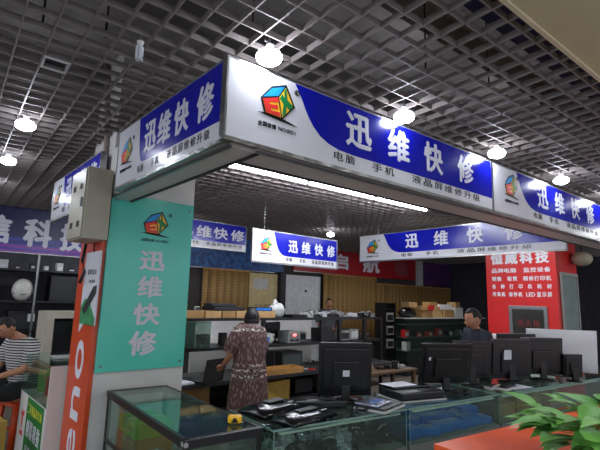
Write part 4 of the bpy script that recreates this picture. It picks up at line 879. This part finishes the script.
# local frame: she faces +Y-ish (away), turned slightly right
b = MB()
V = [(0, 0, .9), (0, .0, 1.1), (0, .03, 1.28), (.04, .08, 1.33), (.07, .1, 1.36),
     (-.17, .02, 1.27), (-.23, .06, 1.02), (-.17, .27, .9), (.17, .06, 1.27), (.23, .12, 1.0), (.27, .32, .87),
     (-.09, 0, .86), (-.1, .02, .47), (-.1, 0, .08), (-.1, .13, .03), (.09, 0, .86), (.1, .02, .47), (.1, 0, .08), (.11, .13, .03)]
Rr = [.1, .09, .085, .05, .05, .045, .042, .028, .055, .042, .028, .09, .06, .04, .035, .09, .06, .04, .035]
E = [(0, 1), (1, 2), (2, 3), (3, 4), (2, 5), (5, 6), (6, 7), (2, 8), (8, 9), (9, 10), (0, 11), (11, 12), (12, 13), (13, 14), (0, 15), (15, 16), (16, 17), (17, 18)]
skin(b, V, Rr, E, SKIN); hand(b, (-.17, .27, .9), (.2, 1, -.3), (0, .2, 1)); hand(b, (.27, .32, .87), (-.1, 1, -.4), (0, .2, 1))
head(b, T, (.1, .13, 1.41), 52, 30, .26, lng=1); b.build('body', T)
a = MB(); rings = []
for z, rx, ry, y in ((.44, .235, .18, .0), (.6, .225, .17, 0), (.8, .205, .155, 0), (.95, .185, .14, 0), (1.1, .19, .135, .01), (1.22, .205, .13, .02), (1.3, .2, .12, .035), (1.345, .14, .1, .05), (1.375, .09, .085, .07)):
    g = ering((0, y, z), rx, ry, -20, 40)
    if z < 1: g = [(p[0]*(1+.035*math.sin(i*1.9)), y+(p[1]-y)*(1+.035*math.sin(i*1.9)), p[2]) for i, p in enumerate(g)]
    rings.append(g)
a.loft(rings, MATS['patterned_fabric'], cap=False)
for pts_ in (((-.05, .04, 1.3), (-.15, .03, 1.275), (-.215, .04, 1.15), (-.225, .05, 1.07)), ((.05, .05, 1.3), (.15, .05, 1.275), (.215, .08, 1.13), (.225, .1, 1.05))): a.tube(pts_, [.065, .085, .088, .09], MATS['patterned_fabric'], n=18)
a.build('dress', T)
a = MB(); a.tube([(-.09, 0, .56), (-.1, .02, .3), (-.1, 0, .1)], [.085, .07, .055], mat('dark_trousers', '23252a', .7), n=16); a.tube([(.09, 0, .56), (.1, .02, .3), (.1, 0, .1)], [.085, .07, .055], MATS['dark_trousers'], n=16); a.build('trousers', T)

# ---- man at right, behind the monitors
def man(label, loc, rz, shirt, face_pitch, H=1.66, yaw=0, seated=False, wide=1.0, hs=1.0):
    k = H/1.7; T = thing('person', label, 'person', loc, rz); b = MB()       # faces +X locally
    V = [(0, 0, .95), (0, 0, 1.15), (0, 0, 1.33), (.015, 0, 1.43), (.03, 0, 1.5), (0, -.19, 1.37), (.03, -.25, 1.1), (.22, -.2, .98), (0, .19, 1.37), (.03, .25, 1.1), (.22, .2, .98),
         (0, -.09, .9), (.01, -.1, .5), (0, -.1, .08), (.13, -.1, .03), (0, .09, .9), (.01, .1, .5), (0, .1, .08), (.13, .1, .03)]
    V = [(x*k, y*k*wide, z*k) for x, y, z in V]
    skin(b, V, [v*k for v in (.13, .12, .14, .06, .055, .06, .045, .03, .06, .045, .03, .1, .07, .045, .04, .1, .07, .045, .04)], [(0, 1), (1, 2), (2, 3), (3, 4), (2, 5), (5, 6), (6, 7), (2, 8), (8, 9), (9, 10), (0, 11), (11, 12), (12, 13), (13, 14), (0, 15), (15, 16), (16, 17), (17, 18)], SKIN)
    for s in (-1, 1): hand(b, (.22*k, s*.2*k, .98*k), (1, -s*.2, -.2), (0, 0, 1))
    head(b, T, (.055*k, 0, 1.575*k), yaw, face_pitch, .24*k*hs); b.build('body', T)
    a = MB(); rings = [ering((0, 0, z*k), rx*k, ry*k*wide) for z, rx, ry in ((.85, .125, .18), (1.0, .12, .175), (1.2, .13, .195), (1.33, .125, .215), (1.4, .1, .18), (1.44, .075, .1), (1.455, .066, .07))]
    a.loft(rings, shirt, cap=False)
    for s in (-1, 1): a.tube([(0, s*.08*k, 1.39*k), (0, s*.17*k*wide, 1.375*k), (.01, s*.235*k*wide, 1.25*k), (.03, s*.255*k*wide, 1.12*k)], [.06*k, .085*k, .082*k, .078*k], shirt, n=16)
    a.build('shirt', T)
    a = MB()
    for s in (-1, 1): a.tube([(0, s*.085*k, .95*k), (.01, s*.1*k, .5*k), (0, s*.1*k, .06*k)], [.11*k, .08*k, .06*k], mat('dark_trousers', '23252a'), n=16)
    a.build('trousers', T); return T
man('man in a dark navy t-shirt looking down behind the monitors beside the red kiosk', (5.4, 2.8, 0), 152, mat('navy_cotton', '1a1e2c', .85), 18, 1.60, hs=1.12)
man('man far back whose face shows above the top shelf of the bench', (7.95, 7.9, 0), 222, mat('grey_cotton', '54565a', .85), 5, 1.72)

# ---- seated person in striped shirt
def stripes(n, l, b):
    tc = n.new('ShaderNodeTexCoord'); wv = n.new('ShaderNodeTexWave'); wv.bands_direction = 'Z'; wv.inputs['Scale'].default_value = 11; wv.inputs['Distortion'].default_value = .6; wv.inputs['Detail'].default_value = 0; l.new(tc.outputs['Object'], wv.inputs[0])
    cr = n.new('ShaderNodeValToRGB'); cr.color_ramp.interpolation = 'CONSTANT'; cr.color_ramp.elements[0].color = rgb('1e1e24'); cr.color_ramp.elements[1].color = rgb('b8b6b2'); cr.color_ramp.elements[1].position = .45; l.new(wv.outputs[1], cr.inputs[0]); l.new(cr.outputs[0], b.inputs['Base Color']); b.inputs['Roughness'].default_value = .85
banded('striped_cotton', stripes)
T = thing('person', 'person in black and white striped shirt sitting on the orange stool', 'person', (1.19, 6.0, 0), 205)
b = MB()      # faces +X locally, leaning forward
V = [(-.02, 0, .6), (.02, 0, .82), (.08, 0, 1.05), (.15, 0, 1.17), (.2, 0, 1.22), (.06, -.19, 1.07), (.16, -.22, .84), (.38, -.12, .78), (.06, .19, 1.07), (.16, .22, .84), (.38, .12, .78),
     (.0, -.1, .57), (.4, -.12, .58), (.38, -.12, .1), (.5, -.12, .04), (.0, .1, .57), (.4, .12, .58), (.38, .12, .1), (.5, .12, .04)]
skin(b, V, [.13, .12, .13, .055, .05, .055, .045, .03, .055, .045, .03, .1, .065, .045, .04, .1, .065, .045, .04], [(0, 1), (1, 2), (2, 3), (3, 4), (2, 5), (5, 6), (6, 7), (2, 8), (8, 9), (9, 10), (0, 11), (11, 12), (12, 13), (13, 14), (0, 15), (15, 16), (16, 17), (17, 18)], SKIN)
for s in (-1, 1): hand(b, (.38, s*.12, .78), (1, -s*.3, -.1), (0, 0, 1))
head(b, T, (.27, 0, 1.27), 0, 38, .23); b.build('body', T)
a = MB(); rings = []
for x, z, rx, ry in ((-.03, .52, .17, .19), (-.02, .6, .17, .19), (.0, .75, .15, .175), (.04, .92, .15, .19), (.07, 1.05, .14, .205), (.1, 1.12, .115, .17), (.13, 1.16, .08, .09)):
    rings.append(ering((x, 0, z), rx, ry, 0, 28, -.25))
a.loft(rings, MATS['striped_cotton'], cap=False)
for s in (-1, 1): a.tube([(.08, s*.08, 1.1), (.07, s*.17, 1.08), (.1, s*.215, .98), (.14, s*.225, .88)], [.07, .088, .084, .08], MATS['striped_cotton'], n=16)
a.build('shirt', T)
a = MB()
for s in (-1, 1): a.tube([(-.02, s*.09, .6), (.2, s*.11, .6), (.4, s*.12, .585), (.4, s*.12, .4), (.38, s*.12, .1)], [.11, .1, .085, .075, .06], mat('black_trousers', '141518', .8), n=16)
a.build('trousers', T)
